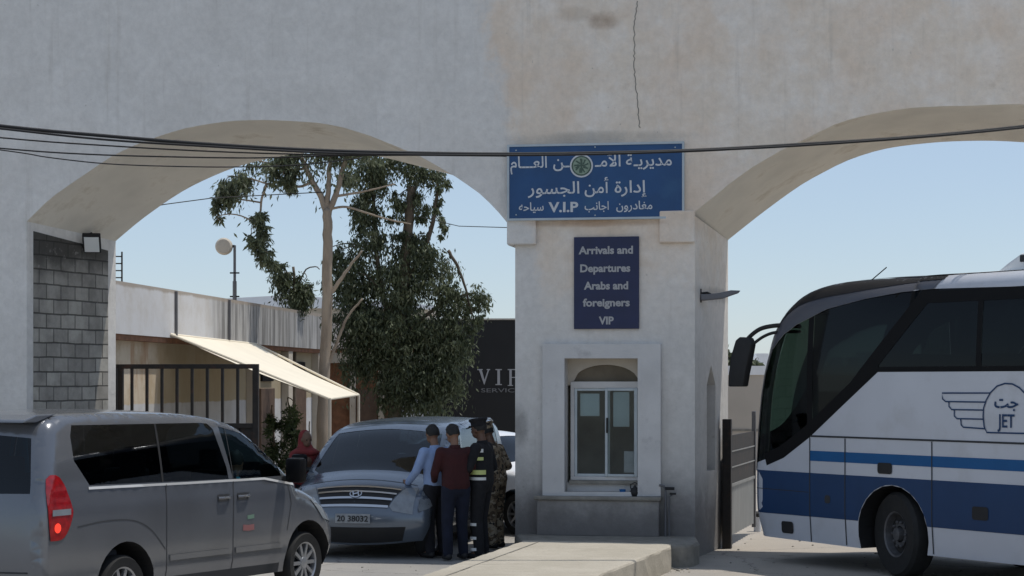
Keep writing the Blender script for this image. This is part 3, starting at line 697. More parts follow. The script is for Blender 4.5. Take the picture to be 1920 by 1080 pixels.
# ------------------------------------------------------------------ curved shells for vehicles
class Shell:
    def __init__(s, outline, bottom, W, rad, crown, step=.09):
        s.out = outline; s.bottom = bottom; s.W = W; s.rad = rad; s.crown = crown; s.step = step
        s.d = [0]
        for a, b in zip(outline, outline[1:]): s.d.append(s.d[-1] + math.dist(a, b))
        s.L = s.d[-1]
    def O(s, t):
        t = max(0, min(s.L, t)); lo, hi = 0, len(s.d) - 1
        while hi - lo > 1:
            m = (lo + hi) // 2
            if s.d[m] <= t: lo = m
            else: hi = m
        f = (t - s.d[lo]) / max(1e-9, s.d[lo + 1] - s.d[lo]); a, b = s.out[lo], s.out[lo + 1]
        return a[0] + (b[0] - a[0]) * f, a[1] + (b[1] - a[1]) * f
    def N(s, t):
        a = s.O(t - .06); b = s.O(t + .06); dx, dz = b[0] - a[0], b[1] - a[1]; l = math.hypot(dx, dz) or 1; return -dz / l, dx / l
    def s_of(s, u, z): return min((math.dist(p, (u, z)), d) for p, d in zip(s.out, s.d))[1]
    def dist(s, u, z):
        best = 9.
        for a, b in zip(s.out, s.out[1:]):
            dx, dz = b[0] - a[0], b[1] - a[1]; l2 = dx * dx + dz * dz or 1e-9
            f = max(0, min(1, ((u - a[0]) * dx + (z - a[1]) * dz) / l2)); q = (u - a[0] - f * dx) ** 2 + (z - a[1] - f * dz) ** 2
            if q < best: best = q
        return math.sqrt(best)
    def half(s, u, z):
        r = s.rad(u, z); d = s.dist(u, z); y = s.W(u, z)
        if d < r: y -= r - math.sqrt(max(0, r * r - (r - d) ** 2))
        return y
    def side(s, u, z, sg=1, off=0.): return Vector((u, sg * (s.half(u, z) + off), z))
    def top(s, t, v, off=0.):
        u, z = s.O(t); n = s.N(t); y = v * s.half(u, z); c = s.crown(u, z) * (1 - v * v) + off
        return Vector((u + n[0] * c, y, z + n[1] * c))
    def body(s, name, m, parent, side_holes=(), top_holes=()):
        mb = MB()
        inner = []
        for t in [s.L * i / int(s.L / .07) for i in range(int(s.L / .07) + 1)]:
            u, z = s.O(t); n = s.N(t); r = s.rad(u, z)
            for k in (.06, .2, .42, .7, 1.): inner.append((u - n[0] * r * k, z - n[1] * r * k))
        poly = s.out + resample(s.bottom, .1, False)[1:-1]
        ins = [p for p in inner if inside(p, poly) and s.dist(*p) > .004 and not any(inside(p, h) for h in side_holes) and all(math.dist(p, q) > .02 for q in poly)]
        V, T = cdt(poly, side_holes, s.step, ins)
        for sg in (1, -1): mb.add([s.side(u, z, sg) for u, z in V], T if sg < 0 else [tuple(reversed(t)) for t in T])
        n = 12
        per = [(d, -1.) for d in s.d] + [(s.L, -1 + 2 * j / n) for j in range(1, n)] + [(d, 1.) for d in reversed(s.d)] + [(0., 1 - 2 * j / n) for j in range(1, n)]
        ex = [(d, -1 + 2 * j / n) for d in s.d[1:-1] for j in range(1, n)]
        ex = [p for p in ex if not any(inside(p, h) for h in top_holes)]
        V, T = cdt(per, top_holes, 0, ex)
        mb.add([s.top(t, v) for t, v in V], T)
        o = mb.build(name, m, parent, merge=2e-4, flip=1, smooth=50)
        return o
    def side_patch(s, name, poly, m, parent, off=.004, sg=1, holes=(), step=None):
        if len(poly) < 3: return None
        pl = resample(poly, .08); V, T = cdt(pl, [resample(h, .08) for h in holes], step or s.step)
        return MB().add([s.side(u, z, sg, off) for u, z in V], T if sg < 0 else [tuple(reversed(t)) for t in T]).build(name, m, parent, smooth='all')
    def top_patch(s, name, poly, m, parent, off=.004, holes=()):
        pl = resample(poly, .1); V, T = cdt(pl, [resample(h, .1) for h in holes], .11)
        return MB().add([s.top(t, v, off) for t, v in V], T).build(name, m, parent, smooth='all')

def wheel(parent, x, y, r, wd, rimr, m_rim='rim', spokes=10, steer=0., hubz=None):
    "outer face points to sign(y)"
    sg = 1 if y > 0 else -1
    e = bpy.data.objects.new('wheel', None); C.objects.link(e); e.parent = parent; e.location = (x, y, r); e.rotation_euler = (0, 0, steer)
    e.empty_display_size = .1
    h = wd / 2
    MB().lathe([(rimr, -h * .9 * sg), (r * .93, -h * sg), (r, -h * .7 * sg), (r, h * .7 * sg), (r * .93, h * sg), (rimr, h * .88 * sg)], 40).build('tyre', 'tyre', e, smooth=1, flip=1)
    mb = MB(); mb.lathe([(rimr, h * .88 * sg), (rimr * .93, h * .80 * sg), (rimr * .9, h * .3 * sg)], 36)
    for k in range(spokes):
        a = 2 * math.pi * k / spokes; mt = Matrix.Rotation(a, 4, 'Y')
        mb.box((rimr * .15, h * .45 * sg if sg > 0 else h * .75 * sg, -rimr * .085), (rimr * .92, h * .75 * sg if sg > 0 else h * .45 * sg, rimr * .085), mt)
    if not spokes:
        mb.lathe([(rimr * .92, h * .75 * sg), (rimr * .85, h * .15 * sg), (rimr * .62, h * .05 * sg), (rimr * .55, h * .45 * sg), (.36 * rimr, h * .45 * sg)], 32)
        for k in range(10):
            a = 2 * math.pi * k / 10; mb.sphere((rimr * .54 * math.cos(a), h * .52 * sg, rimr * .54 * math.sin(a)), rimr * .075, 6, 4)
    mb.lathe([(rimr * .3, h * .4 * sg), (rimr * .28, h * .80 * sg), (.001, h * .86 * sg)], 20)
    mb.build('rim', m_rim, e, smooth=1)
    MB().lathe([(rimr * .9, h * .25 * sg), (.001, h * .2 * sg)], 24).build('brake_disc', 'black', e)
    return e

def arch_pts(cx, cz, r, zb, n=14):
    a0 = math.asin(max(-1, min(1, (zb - cz) / r))); return [(cx + r * math.cos(a), cz + r * math.sin(a)) for a in [a0 + (math.pi - 2 * a0) * i / n for i in range(n + 1)]]

def make_van(root, paint, zs, pxs, plate):
    "minivan; x forward from the rear axle, near side is -y; pxs maps a photo pixel to (u, z) on its flank"
    q = lambda P: [(u, z * zs) for u, z in P]
    out = catmull(q([(-1.08, .34), (-1.19, .52), (-1.20, .9), (-1.16, 1.3), (-1.06, 1.72), (-.97, 1.92), (-.75, 1.985), (-.2, 2.0), (.6, 1.99), (1.2, 1.965), (1.6, 1.92), (1.9, 1.85), (2.15, 1.735), (2.55, 1.47), (2.93, 1.215), (3.2, 1.12), (3.45, 1.01), (3.64, .85), (3.72, .66), (3.71, .45), (3.62, .27)]), 4)
    WB = 3.13
    bot = [out[-1]] + arch_pts(WB, .36 * zs, .44, .28 * zs) + arch_pts(0, .36 * zs, .44, .30 * zs) + [out[0]]
    def W(u, z):
        z = z / zs; y = .955
        if z > 1.2: y -= .12 * ((z - 1.2) / .75) ** 1.4
        if z < .5: y -= .05 * (.5 - z) / .25
        if 1.16 < z < 1.30: y -= .006
        return y
    def rad(u, z):
        if u > 2.9: return .18
        if u < -.8: return .13
        return .09
    def crown(u, z):
        if u > 3.4: return .09
        if u > 1.6: return .06 + .03 * (u - 1.6) / 1.8
        if u < -.9: return .07
        return .035
    sh = Shell(out, bot, W, rad, crown)
    big = [(-.66, 1.90), (-.70, 1.80), (-.70, 1.58), (-.52, 1.35), (1.66, 1.31), (1.645, 1.42), (1.50, 1.82), (1.42, 1.875), (1.30, 1.885)]
    frt = [(1.60, 1.845), (1.98, 1.765), (2.30, 1.60), (2.58, 1.40), (2.62, 1.30), (1.77, 1.30), (1.72, 1.36)]
    big, frt = q(big), q(frt)
    s0 = sh.s_of(2.0, 1.81 * zs); s1 = sh.s_of(2.90, 1.23 * zs)
    scr = [(s0, -.95), (s0 - .03, 0), (s0, .95), (s1, .965), (s1 + .03, 0), (s1, -.965)]
    r0 = sh.s_of(-1.16, 1.34 * zs); r1 = sh.s_of(-1.02, 1.80 * zs)
    rw = [(r0, -.985), (r0 - .03, 0), (r0, .985), (r1, .965), (r1 + .02, 0), (r1, -.965)]
    sh.body('body', paint, root, [resample(big, .08), resample(frt, .08)], [resample(scr, .1), resample(rw, .1)])
    for sg in (-1, 1):
        g1 = [p for p in big if p[0] < .5]; bi = big
        sp = .56
        rearw = [(-.66, 1.90), (-.70, 1.80), (-.70, 1.58), (-.52, 1.35), (sp, 1.325), (sp, 1.895)]
        midw = [(sp + .03, 1.895), (sp + .03, 1.325), (1.66, 1.31), (1.645, 1.42), (1.50, 1.82), (1.42, 1.875), (1.30, 1.885)]
        sh.side_patch('side_window', q(rearw), 'vanglass', root, -.004, sg)
        sh.side_patch('side_window', q(midw), 'vanglass', root, -.004, sg)
        sh.side_patch('side_window', frt, 'frontglass', root, -.004, sg)
        sh.side_patch('window_pillar', q([(sp, 1.9), (sp, 1.32), (sp + .03, 1.32), (sp + .03, 1.9)]), 'black', root, -.002, sg)
        mb = MB(); f = lambda a, b: sh.side(a, b, sg, .003)
        for ln in ([(.62, 1.31), (.62, .36)], [(1.70, 1.88), (1.74, 1.3), (1.72, .36)], [(2.72, 1.28), (2.80, 1.0), (2.72, .72)], catmull([(-.70, .98), (-.3, 1.01), (.1, .99), (.38, .88), (.60, .68)], 4)):
            mb = MB(); ribbon(mb, resample(q(ln), .06, False), .010, f); mb.build('door_seam', 'seam', root)
        mb = MB(); ribbon(mb, resample(q([(-.54, 1.325), (1.0, 1.30), (2.3, 1.285), (2.85, 1.20)]), .06, False), .024, lambda a, b: sh.side(a, b, sg, .006)); mb.build('belt_highlight_trim', 'belt', root)
        mb = MB()
        for a, b in ((.66, 1.68), (1.76, 2.62)):
            n = 8; P = [(a + (b - a) * i / n, (.60 - .03 * (a + (b - a) * i / n) / 2.6) * zs) for i in range(n + 1)]
            mb = MB(); ribbon(mb, P, .055, lambda a, b: sh.side(a, b, sg, .014)); mb.build('side_moulding', paint, root)
        mb = MB(); ribbon(mb, resample(q([(.45, .36), (2.6, .33)]), .1, False), .10, lambda a, b: sh.side(a, b, sg, .003)); mb.build('sill_panel', 'seam', root)
        for hx in (1.56, 1.90):
            pz = 1.125 * zs; sh.side_patch('handle_recess', [(hx - .10, pz - .04), (hx + .10, pz - .04), (hx + .10, pz + .035), (hx - .10, pz + .035)], 'seam', root, .003, sg)
            y = sh.half(hx, pz) + .02; MB().tube([(hx - .10, sg * (y - .01), pz), (hx - .06, sg * (y + .012), pz), (hx + .06, sg * (y + .012), pz), (hx + .10, sg * (y - .01), pz)], .014).build('door_handle', paint, root, smooth=1)
        # mirror
        zc_ = 1.36 * zs; y = .93
        yy = sorted((sg * (y + .07), sg * (y + .27))); mm = MB().box((2.60, yy[0], zc_ - .13), (2.74, yy[1], zc_ + .13)); mo = mm.build('wing_mirror', 'blackgloss', root, bevel=.035, smooth=1)
        MB().tube([(2.66, sg * .84, 1.27 * zs), (2.66, sg * (y + .1), 1.27 * zs)], .03).build('mirror_arm', 'black', mo)
        # arches
        for cx in (0, WB):
            mb = MB(); ap = arch_pts(cx, .36 * zs, .44, .30 * zs, 18)
            vs = [sh.side(u, z, sg, .001) for u, z in ap] + [Vector((u, sg * .35, z)) for u, z in ap]; n = len(ap)
            mb.add(vs, [(i, i + 1, n + i + 1, n + i) for i in range(n - 1)]); mb.build('wheel_arch', 'black', root)
        # tail lamp wraps the corner
        tl = catmull(q([(-1.08, .88), (-1.10, 1.1), (-1.085, 1.43), (-.93, 1.44), (-.80, 1.22), (-.775, 1.10), (-.84, .96), (-.93, .885), (-1.08, .88)]), 3)[:-1]
        tp = sh.side_patch('tail_lamp', tl, 'redlens', root, .010, sg, step=.035)
        zz = 1.10 * zs; ul = -1.06; sh.side_patch('reversing_lens', [(ul, zz), (-.81, zz), (-.81, zz + .055), (ul, zz + .055)], 'clearlens', tp, .016, sg, step=.03)
        sh.side_patch('brake_bulb', [(-.99 + .045 * math.cos(a), .99 * zs + .045 * math.sin(a)) for a in [R(30 * k) for k in range(12)]], 'brake', tp, .015, sg, step=.03)
        # head lamp wraps the front corner
        a, b = sh.s_of(3.40, 1.03 * zs), sh.s_of(3.715, .72 * zs)
        hl = sh.top_patch('headlight', [(a, sg * .99), (a + .06, sg * .80), (b - .05, sg * .60), (b, sg * .66), (b + .03, sg * .99)], 'clearlens', root, .008)
        sh.side_patch('headlight_lens', q([(3.38, 1.035), (3.2, 1.02), (3.42, .80), (3.72, .72), (3.66, .84), (3.47, .99)]), 'clearlens', hl, .008, sg)
    sh.top_patch('windscreen', scr, 'screenglass', root, -.004)
    sh.top_patch('rear_window', rw, 'vanglass', root, -.004)
    # roof spoiler
    mb = MB(); pr = q([(-.72, 1.975), (-1.0, 1.97), (-1.16, 1.925), (-1.18, 1.90), (-1.0, 1.90)])
    mb.prism(pr, lambda x, z, d: (x, -.74 + d, z + .03), 1.48); mb.build('roof_spoiler', paint, root, bevel=.012)
    # grille, bumper, plate
    a, b = sh.s_of(3.50, .98 * zs), sh.s_of(3.70, .76 * zs)
    gr = sh.top_patch('grille', [(a, -.73), (a, .73), (b, .58), (b, -.58)], 'black', root, .006)
    mb = MB()
    for k in range(4):
        f_ = (k + .0) / 3; s_ = a + (b - a) * f_; wv = .73 - .15 * f_
        ribbon(mb, [(s_, -wv + 2 * wv * i / 10) for i in range(11)], .026, lambda p, q_: sh.top(p, q_, .016))
    mb.build('grille_bar', 'chrome', gr)
    mb = MB(); sc_ = a + (b - a) * .5
    el = [(sc_ + .045 * math.sin(t), .10 * math.cos(t)) for t in [2 * math.pi * i / 20 for i in range(21)]]
    ribbon(mb, el, .014, lambda p, q_: sh.top(p, q_, .026))
    for v0 in (-.045, .045): ribbon(mb, [(sc_ - .032, v0 - .015), (sc_ + .032, v0 + .015)], .018, lambda p, q_: sh.top(p, q_, .028))
    ribbon(mb, [(sc_ + .008, -.045), (sc_ - .008, .045)], .016, lambda p, q_: sh.top(p, q_, .029))
    mb.build('badge', 'chrome', gr)
    a, b = sh.s_of(3.715, .50 * zs), sh.s_of(3.63, .29 * zs)
    sh.top_patch('lower_intake', [(a, -.88), (a, .88), (b, .84), (b, -.84)], 'black', root, .006)
    a, b = sh.s_of(3.722, .645 * zs), sh.s_of(3.715, .535 * zs)
    pl = sh.top_patch('number_plate', [(a, -.30), (a, .30), (b, .30), (b, -.30)], 'plate', root, .03)
    mb = MB(); text_mesh(mb, plate, 0, 1, 0, 1, 0, .02, fn=lambda X, Z: sh.top(b + (a - b) * (.2 + .6 * Z), -.27 + .54 * X, .034)); mb.build('plate_number', 'black', pl)
    mb = MB(); a = sh.s_of(3.35, 1.055 * zs); ribbon(mb, [(a, -.95 + .19 * i) for i in range(11)], .012, lambda p, q_: sh.top(p, q_, .003)); mb.build('bonnet_seam', 'seam', root)
    # rear details
    a, b = sh.s_of(-1.2, 1.0 * zs), sh.s_of(-1.19, 1.14 * zs)
    pl = sh.top_patch('rear_plate', [(a, -.27), (a, .27), (b, .27), (b, -.27)], 'signwhite', root, .012)
    mb = MB(); a = sh.s_of(-1.19, .62 * zs); ribbon(mb, [(a, -.98 + .196 * i) for i in range(11)], .014, lambda p, q_: sh.top(p, q_, .003)); mb.build('tailgate_seam', 'seam', root)
    # floor, seats, wheels
    MB().box((-1.05, -.85, .30 * zs), (3.4, .85, .42 * zs)).build('floor', 'interior', root)
    MB().box((2.55, -.8, .42 * zs), (3.2, .8, 1.05 * zs)).build('dashboard', 'interior', root, bevel=.05)
    for i, (sx_, n) in enumerate(((-.35, 3), (.75, 3), (2.05, 2))):
        for k in range(n):
            y = (-.56 + 1.12 * k / (n - 1)); mb = MB()
            mb.box((sx_ - .1, y - .24, .5), (sx_ + .42, y + .24, .72)); mb.box((sx_ - .2, y - .24, .7), (sx_ - .02, y + .24, 1.38 * zs)); mb.box((sx_ - .2, y - .13, 1.40 * zs), (sx_ - .09, y + .13, 1.60 * zs))
            mb.build('seat', 'seat', root, bevel=.03)
    for x in (0, WB):
        for y in (-.82, .82): wheel(root, x, y, .335, .22, .225, 'rim', 10)
    return sh

va = R(26.7); P1 = (-3.615, 18.0); h1 = (math.sin(va), math.cos(va))
van1 = thing('silver_minivan', 'silver minivan with red tail lamp, rear towards us, waiting left of the booth', 'minivan', (P1[0] - .955 * math.cos(va), P1[1] + .955 * math.sin(va), 0), R(90) - va)
sh1 = make_van(van1, 'silver', 1.0, None, '14 27305')
f = lambda a, b: sh1.side(a, b, -1, .004)
mb = MB(); ribbon(mb, [(1.9, .80), (2.0, .79), (2.1, .795)], .06, f); mb.build('door_sticker', mat('faded_red_sticker', (.22, .09, .09), .5), van1)
mb = MB(); ribbon(mb, [(1.98, .90), (2.1, .905)], .04, f); mb.build('door_sticker', mat('faded_green_sticker', (.12, .2, .15), .5), van1)
va2 = R(12)
d2 = Vector((-math.sin(va2), -math.cos(va2), 0))
van2 = thing('blue_silver_minivan', 'pale blue-silver minivan facing us with men standing at its side', 'minivan', Vector((-2.06, 24.65, 0)) - d2 * 3.88, math.atan2(d2.y, d2.x))
sh2 = make_van(van2, 'silverblue', .87, None, '20 38032')

# white saloon car behind the men
def make_car(root):
    out = catmull([(-.85, .30), (-.95, .55), (-.90, .95), (-.55, 1.02), (-.1, 1.30), (.35, 1.45), (.95, 1.48), (1.45, 1.40), (2.0, 1.12), (2.35, .98), (2.9, .92), (3.3, .82), (3.42, .62), (3.36, .28)], 5)
    WB = 2.6
    bot = [out[-1]] + arch_pts(WB, .32, .37, .24) + arch_pts(0, .32, .37, .24) + [out[0]]
    W = lambda u, z: .875 - (0 if z < .9 else .24 * ((z - .9) / .55) ** 1.2)
    sh = Shell(out, bot, W, lambda u, z: .28 if u > 2.8 else (.2 if u < -.6 else .10), lambda u, z: .14 if u > 3 else (.1 if u < -.6 else .05), .1)
    wf_ = [(1.0, 1.41), (1.42, 1.34), (1.85, 1.08), (1.88, .98), (1.0, .98)]; wb_ = [(.95, 1.41), (.95, .98), (-.1, 1.02), (-.15, 1.12), (.2, 1.35), (.45, 1.40)]
    s0, s1 = sh.s_of(1.5, 1.38), sh.s_of(2.15, 1.05); scr = [(s0, -.92), (s0, .92), (s1, .95), (s1, -.95)]
    r0, r1 = sh.s_of(-.35, 1.15), sh.s_of(.2, 1.41); rw = [(r0, -.9), (r0, .9), (r1, .88), (r1, -.88)]
    sh.body('body', 'whitecar', root, [resample(wf_, .1), resample(wb_, .1)], [resample(scr, .1), resample(rw, .1)])
    for sg in (1, -1):
        sh.side_patch('side_window', wf_, 'vanglass', root, -.004, sg); sh.side_patch('side_window', wb_, 'vanglass', root, -.004, sg)
        mb = MB(); [ribbon(mb, resample(l_, .08, False), .01, lambda a, b: sh.side(a, b, sg, .003)) for l_ in ([(.97, 1.42), (.97, .3)], [(2.0, 1.0), (1.98, .3)], [(.1, 1.0), (.3, .7), (.38, .3)])]; mb.build('door_seam', 'seam', root)
        MB().sphere((1.75, sg * 1.0, 1.02), .10, 12, 8, (.6, .9, .75)).build('wing_mirror', 'black', root, smooth='all')
        a, b = sh.s_of(3.1, .90), sh.s_of(3.41, .66)
        sh.top_patch('headlight', [(a, sg * .98), (a + .1, sg * .6), (b, sg * .62), (b, sg * .98)], 'clearlens', root, .008)
        for hx in (.35, 1.15): MB().tube([(hx, sg * .89, .85), (hx + .16, sg * .89, .85)], .012).build('door_handle', 'chrome', root)
    sh.top_patch('windscreen', scr, 'screenglass', root, -.004); sh.top_patch('rear_window', rw, 'vanglass', root, -.004)
    a, b = sh.s_of(3.40, .58), sh.s_of(3.38, .40); sh.top_patch('grille', [(a, -.7), (a, .7), (b, .7), (b, -.7)], 'black', root, .006)
    MB().box((-.8, -.78, .22), (3.2, .78, .4)).build('floor', 'interior', root)
    for sx_ in (.3, 1.1):
        for y in (-.38, .38):
            mb = MB().box((sx_ - .05, y - .22, .4), (sx_ + .4, y + .22, .58)); mb.box((sx_ - .18, y - .22, .5), (sx_, y + .22, 1.12)); mb.build('seat', 'seat', root, bevel=.03)
    for x in (0, WB):
        for y in (-.76, .76): wheel(root, x, y, .31, .19, .2, 'rim', 8)
    return sh
ca = R(-48)
car = thing('white_saloon_car', 'white saloon car standing behind the soldier, half hidden by the booth pillar', 'car', Vector((-1.05, 31.2, 0)), ca)
make_car(car)

# ------------------------------------------------------------------ the coach
ba = R(33); PB = (4.53, 22.4); hb = (-math.sin(ba), math.cos(ba))
def bpx(px, py, off=0.):
    return on_plane(px, py, (PB[0] - math.cos(ba) * off, PB[1] - math.sin(ba) * off), hb)
BW = 1.25
bus = thing('coach', 'white coach with navy and blue stripes and winged emblem entering the right arch', 'coach', (PB[0] + BW * math.cos(ba), PB[1] + BW * math.sin(ba), 0), R(90) + ba)
bo = catmull([(-9.5, .32), (-9.62, .6), (-9.62, 1.6), (-9.5, 2.9), (-9.3, 3.42), (-8.9, 3.52), (-5., 3.53), (-.6, 3.52), (.8, 3.53), (1.5, 3.50), (1.98, 3.37), (2.34, 3.06), (2.54, 2.6), (2.67, 2.1), (2.735, 1.5), (2.76, 1.0), (2.74, .62), (2.66, .33)], 5)
AX = .14
bb = [bo[-1]] + arch_pts(AX, .50, .58, .30) + arch_pts(-5.9, .50, .58, .30) + [bo[0]]
busW = lambda u, z: BW - (0 if z < 2.4 else .07 * ((z - 2.4) / 1.1) ** 1.5) - (0 if z > .7 else .03 * (.7 - z) / .4)
bs = Shell(bo, bb, busW, lambda u, z: .30 if (u > .9 or (u > -.2 and z > 3)) else .16, lambda u, z: .05 + (.13 * max(0, min(1, (3.42 - z) / .7)) if u > 0 else 0), .16)
gl = [bpx(*p) for p in [(1434, 868), (1438, 815), (1444, 750), (1452, 700), (1466, 655), (1485, 627), (1507, 608), (1558, 579), (1623, 560), (1687, 547), (1745, 541)]]
gl = [(u + (.19, .19, .19, .19, .20, .18, .16, .12, .07, .03, 0)[i], z) for i, (u, z) in enumerate(gl)] + [(-1.9, 3.335), (-9.2, 3.335), (-9.3, 2.41), (-5, 2.41), (.40, 2.41)] + [bpx(1574, 760), bpx(1516, 818), (lambda p: (p[0] + .1, p[1]))(bpx(1468, 855))]
pd0, pd1 = bpx(1728, 556), bpx(1612, 712)           # slanting pillar
vl = bpx(1834, 600)[0]
w0, w1 = bs.s_of(2.1, 3.3), bs.s_of(2.74, 1.32); scrn = [(w0, -.93), (w0, .93), (w1, .93), (w1, -.93)]
bs.body('body', 'buswhite', bus, [resample(gl, .15)], [resample(scrn, .15)])
def interp(a, b, u): return a[1] + (b[1] - a[1]) * (u - a[0]) / (b[0] - a[0])
upper = gl[:13]; 
def clip(poly, a, b, keep):
    "keep the part of poly on one side of the line a-b (half-plane)"
    out = []; sd = lambda p: ((b[0] - a[0]) * (p[1] - a[1]) - (b[1] - a[1]) * (p[0] - a[0])) * keep
    for i in range(len(poly)):
        p, q_ = poly[i], poly[(i + 1) % len(poly)]; s1, s2 = sd(p), sd(q_)
        if s1 >= 0: out.append(p)
        if (s1 > 0) != (s2 > 0) and abs(s1 - s2) > 1e-9: t = s1 / (s1 - s2); out.append((p[0] + (q_[0] - p[0]) * t, p[1] + (q_[1] - p[1]) * t))
    return out
A_, B_ = pd1, pd0
d_ = Vector((B_[0] - A_[0], B_[1] - A_[1])).normalized(); nn = Vector((d_.y, -d_.x)) * .09
la, lb = (A_[0] + nn.x, A_[1] + nn.y), (B_[0] + nn.x, B_[1] + nn.y); ra, rb = (A_[0] - nn.x, A_[1] - nn.y), (B_[0] - nn.x, B_[1] - nn.y)
keepsign = 1 if ((lb[0] - la[0]) * (1. - la[1]) - (lb[1] - la[1]) * (2.3 - la[0])) > 0 else -1
ucab = bpx(1521, 700)[0] + .08
V0, V1 = (ucab, 0), (ucab, 5)
for sg in (1, -1):
    cab = clip(gl, V0, V1, -1)                                         # u greater than ucab
    bs.side_patch('cab_window', cab, 'cabglass', bus, -.006, sg)
    rest = clip(gl, V0, V1, 1)
    sidef = clip(rest, la, lb, keepsign); fr = clip(sidef, (ucab - .10, 0), (ucab - .10, 5), 1)
    bs.side_patch('front_side_window', fr, 'busglass', bus, -.006, sg)
    bs.side_patch('window_pillar', clip(clip(rest, la, lb, -keepsign), ra, rb, keepsign), 'blackgloss', bus, -.002, sg)
    bs.side_patch('window_pillar', clip(clip(gl, V0, V1, 1), (ucab - .10, 0), (ucab - .10, 5), -1), 'blackgloss', bus, -.002, sg)
    back_ = clip(rest, ra, rb, -keepsign)
    cuts = [vl - 1.5 * k for k in range(6)]
    prevu = 9
    for c in cuts + [-9.9]:
        pn = clip(back_, (c + .04, 0), (c + .04, 5), -1)
        if prevu < 9: pn = clip(pn, (prevu - .04, 0), (prevu - .04, 5), 1)
        if len(pn) > 2: bs.side_patch('side_window', pn, 'busglass', bus, -.006, sg)
        if c > -9.8:
            bar = clip(clip(back_, (c + .04, 0), (c + .04, 5), 1), (c - .04, 0), (c - .04, 5), -1)
            if len(bar) > 2: bs.side_patch('window_pillar', bar, 'blackgloss', bus, -.002, sg)
        prevu = c
    # black border bands inside the glazing
    mb = MB()
    ribbon(mb, resample([(.45, 2.44), (-9.2, 2.44)], .2, False), .06, lambda a, b: bs.side(a, b, sg, .001))
    low = [(.38, 2.50)] + [(u + .02, z + .03) for u, z in (bpx(1574, 758), bpx(1516, 814), bpx(1468, 852), bpx(1437, 866))]
    ribbon(mb, resample(low, .1, False), .16, lambda a, b: bs.side(a, b, sg, .001))
    ribbon(mb, resample([(-.3, 3.27), (-9.2, 3.27)], .2, False), .14, lambda a, b: bs.side(a, b, sg, .001))
    mb.build('glazing_band', 'blackgloss', bus)
    # front grey frame around the cab glass
    ga = [(u + .0, z) for u, z in gl[:11]]
    sF, sR = bs.s_of(2.76, 1.12), bs.s_of(-.46, 3.52)
    rim = [bs.O(sF + (sR - sF) * i / 24) for i in range(25)] + [(-.49, 3.38)]
    inset = []
    for (u, z) in rim: inset.append((u - .008, z - .008))
    bs.side_patch('front_frame', inset + [(u + .0, z + .0) for u, z in reversed(ga)], 'busgrey', bus, .009, sg, step=.06)
    # black roof visor and screen surround at the very corner
    vis = [bpx(*p) for p in [(1461, 614), (1475, 578), (1500, 549), (1535, 530), (1590, 521), (1742, 518), (1738, 530), (1640, 531), (1560, 545), (1507, 575), (1472, 612)]]
    # stripes
    n4 = [bpx(1429, 883), bpx(1432, 962)]
    ch = lambda z0, z1, u0=2.42: [(u0, z0), (u0, z1), (-9.55, z1), (-9.55, z0)]
    nav = [(2.43, .64), (2.43, 1.175), (1.5, 1.15), (-9.6, 1.13), (-9.6, .60), (-6.48, .60)] + [(p[0], p[1]) for p in reversed([q_ for q_ in arch_pts(-5.9, .50, .575, .60)])][::-1][0:0]
    def stripe(z0, z1, u0, u1, nm, m):
        poly = [(u0, z0), (u0, z1), (u1, z1), (u1, z0)]
        for cx in (AX, -5.9):
            if z0 < 1.08:
                a = arch_pts(cx, .50, .585, z0, 16)
                if u1 < cx < u0:
                    poly = poly[:2] + poly[2:]
                    # insert from the rear bottom to front bottom
                    tail = poly[4:]; tail = sorted(tail + a, key=lambda p: 0)
                    poly = poly[:4] + tail
        if len(poly) > 4:
            arcs = poly[4:]; n = len(arcs) // 2
            first, second = arcs[:n], arcs[n:]            # front arch, rear arch (front to rear order)
            poly = poly[:4] + list(reversed(second)) + list(reversed(first))
        bs.side_patch(nm, poly, m, bus, .004, sg)
    stripe(.63, 1.17, 2.74, -9.6, 'navy_stripe', 'busnavy')
    stripe(1.32, 1.445, 1.565, -9.6, 'blue_stripe', 'busblue')
    mb = MB(); f = lambda a, b: bs.side(a, b, sg, .007)
    ribbon(mb, resample([(1.55, 1.625), (-9.5, 1.625)], .25, False), .022, f)
    for u in (1.56, .93, -.51, -1.95, -3.4, -4.9, -7.0, -8.4): ribbon(mb, resample([(u, 1.61), (u, .32)], .12, False), .016, f)
    ribbon(mb, resample([(2.72, .94), (1.58, .93)], .12, False), .008, f)
    mb.build('panel_seam', 'seam', bus)
    def rr(cu, cz, w_, h_): return [(cu + sx2 * (w_ - .03) + .03 * math.cos(a), cz + sz2 * (h_ - .03) + .03 * math.sin(a)) for sx2, sz2, a0 in ((1, 1, 0), (-1, 1, 90), (-1, -1, 180), (1, -1, 270)) for a in (R(a0), R(a0 + 45), R(a0 + 90))]
    for cu, cz, w_, h_ in ((.25, 1.275, .12, .065), (-1.25, .83, .12, .075), (-2.7, 1.275, .12, .065)):
        bs.side_patch('flap_handle', rr(cu, cz, w_, h_), 'black', bus, .010, sg, step=.05)
    bs.side_patch('marker_lamp', rr(1.99, .47, .11, .075), 'black', bus, .010, sg, step=.05)
    bs.side_patch('fuel_cap', rr(1.24, .86, .05, .05), 'seam', bus, .008, sg, step=.05)
    for cx in (AX, -5.9):
        ap = arch_pts(cx, .50, .58, .30, 18); n = len(ap)
        mb = MB().add([bs.side(u, z, sg, .001) for u, z in ap] + [Vector((u, sg * .3, z)) for u, z in ap], [(i, i + 1, n + i + 1, n + i) for i in range(n - 1)]); mb.build('wheel_arch', 'black', bus)
    # winged emblem
    f = lambda a, b: bs.side(a, b, sg, .008)
    mb = MB(); LP = lambda P: [bpx(*p) for p in P]
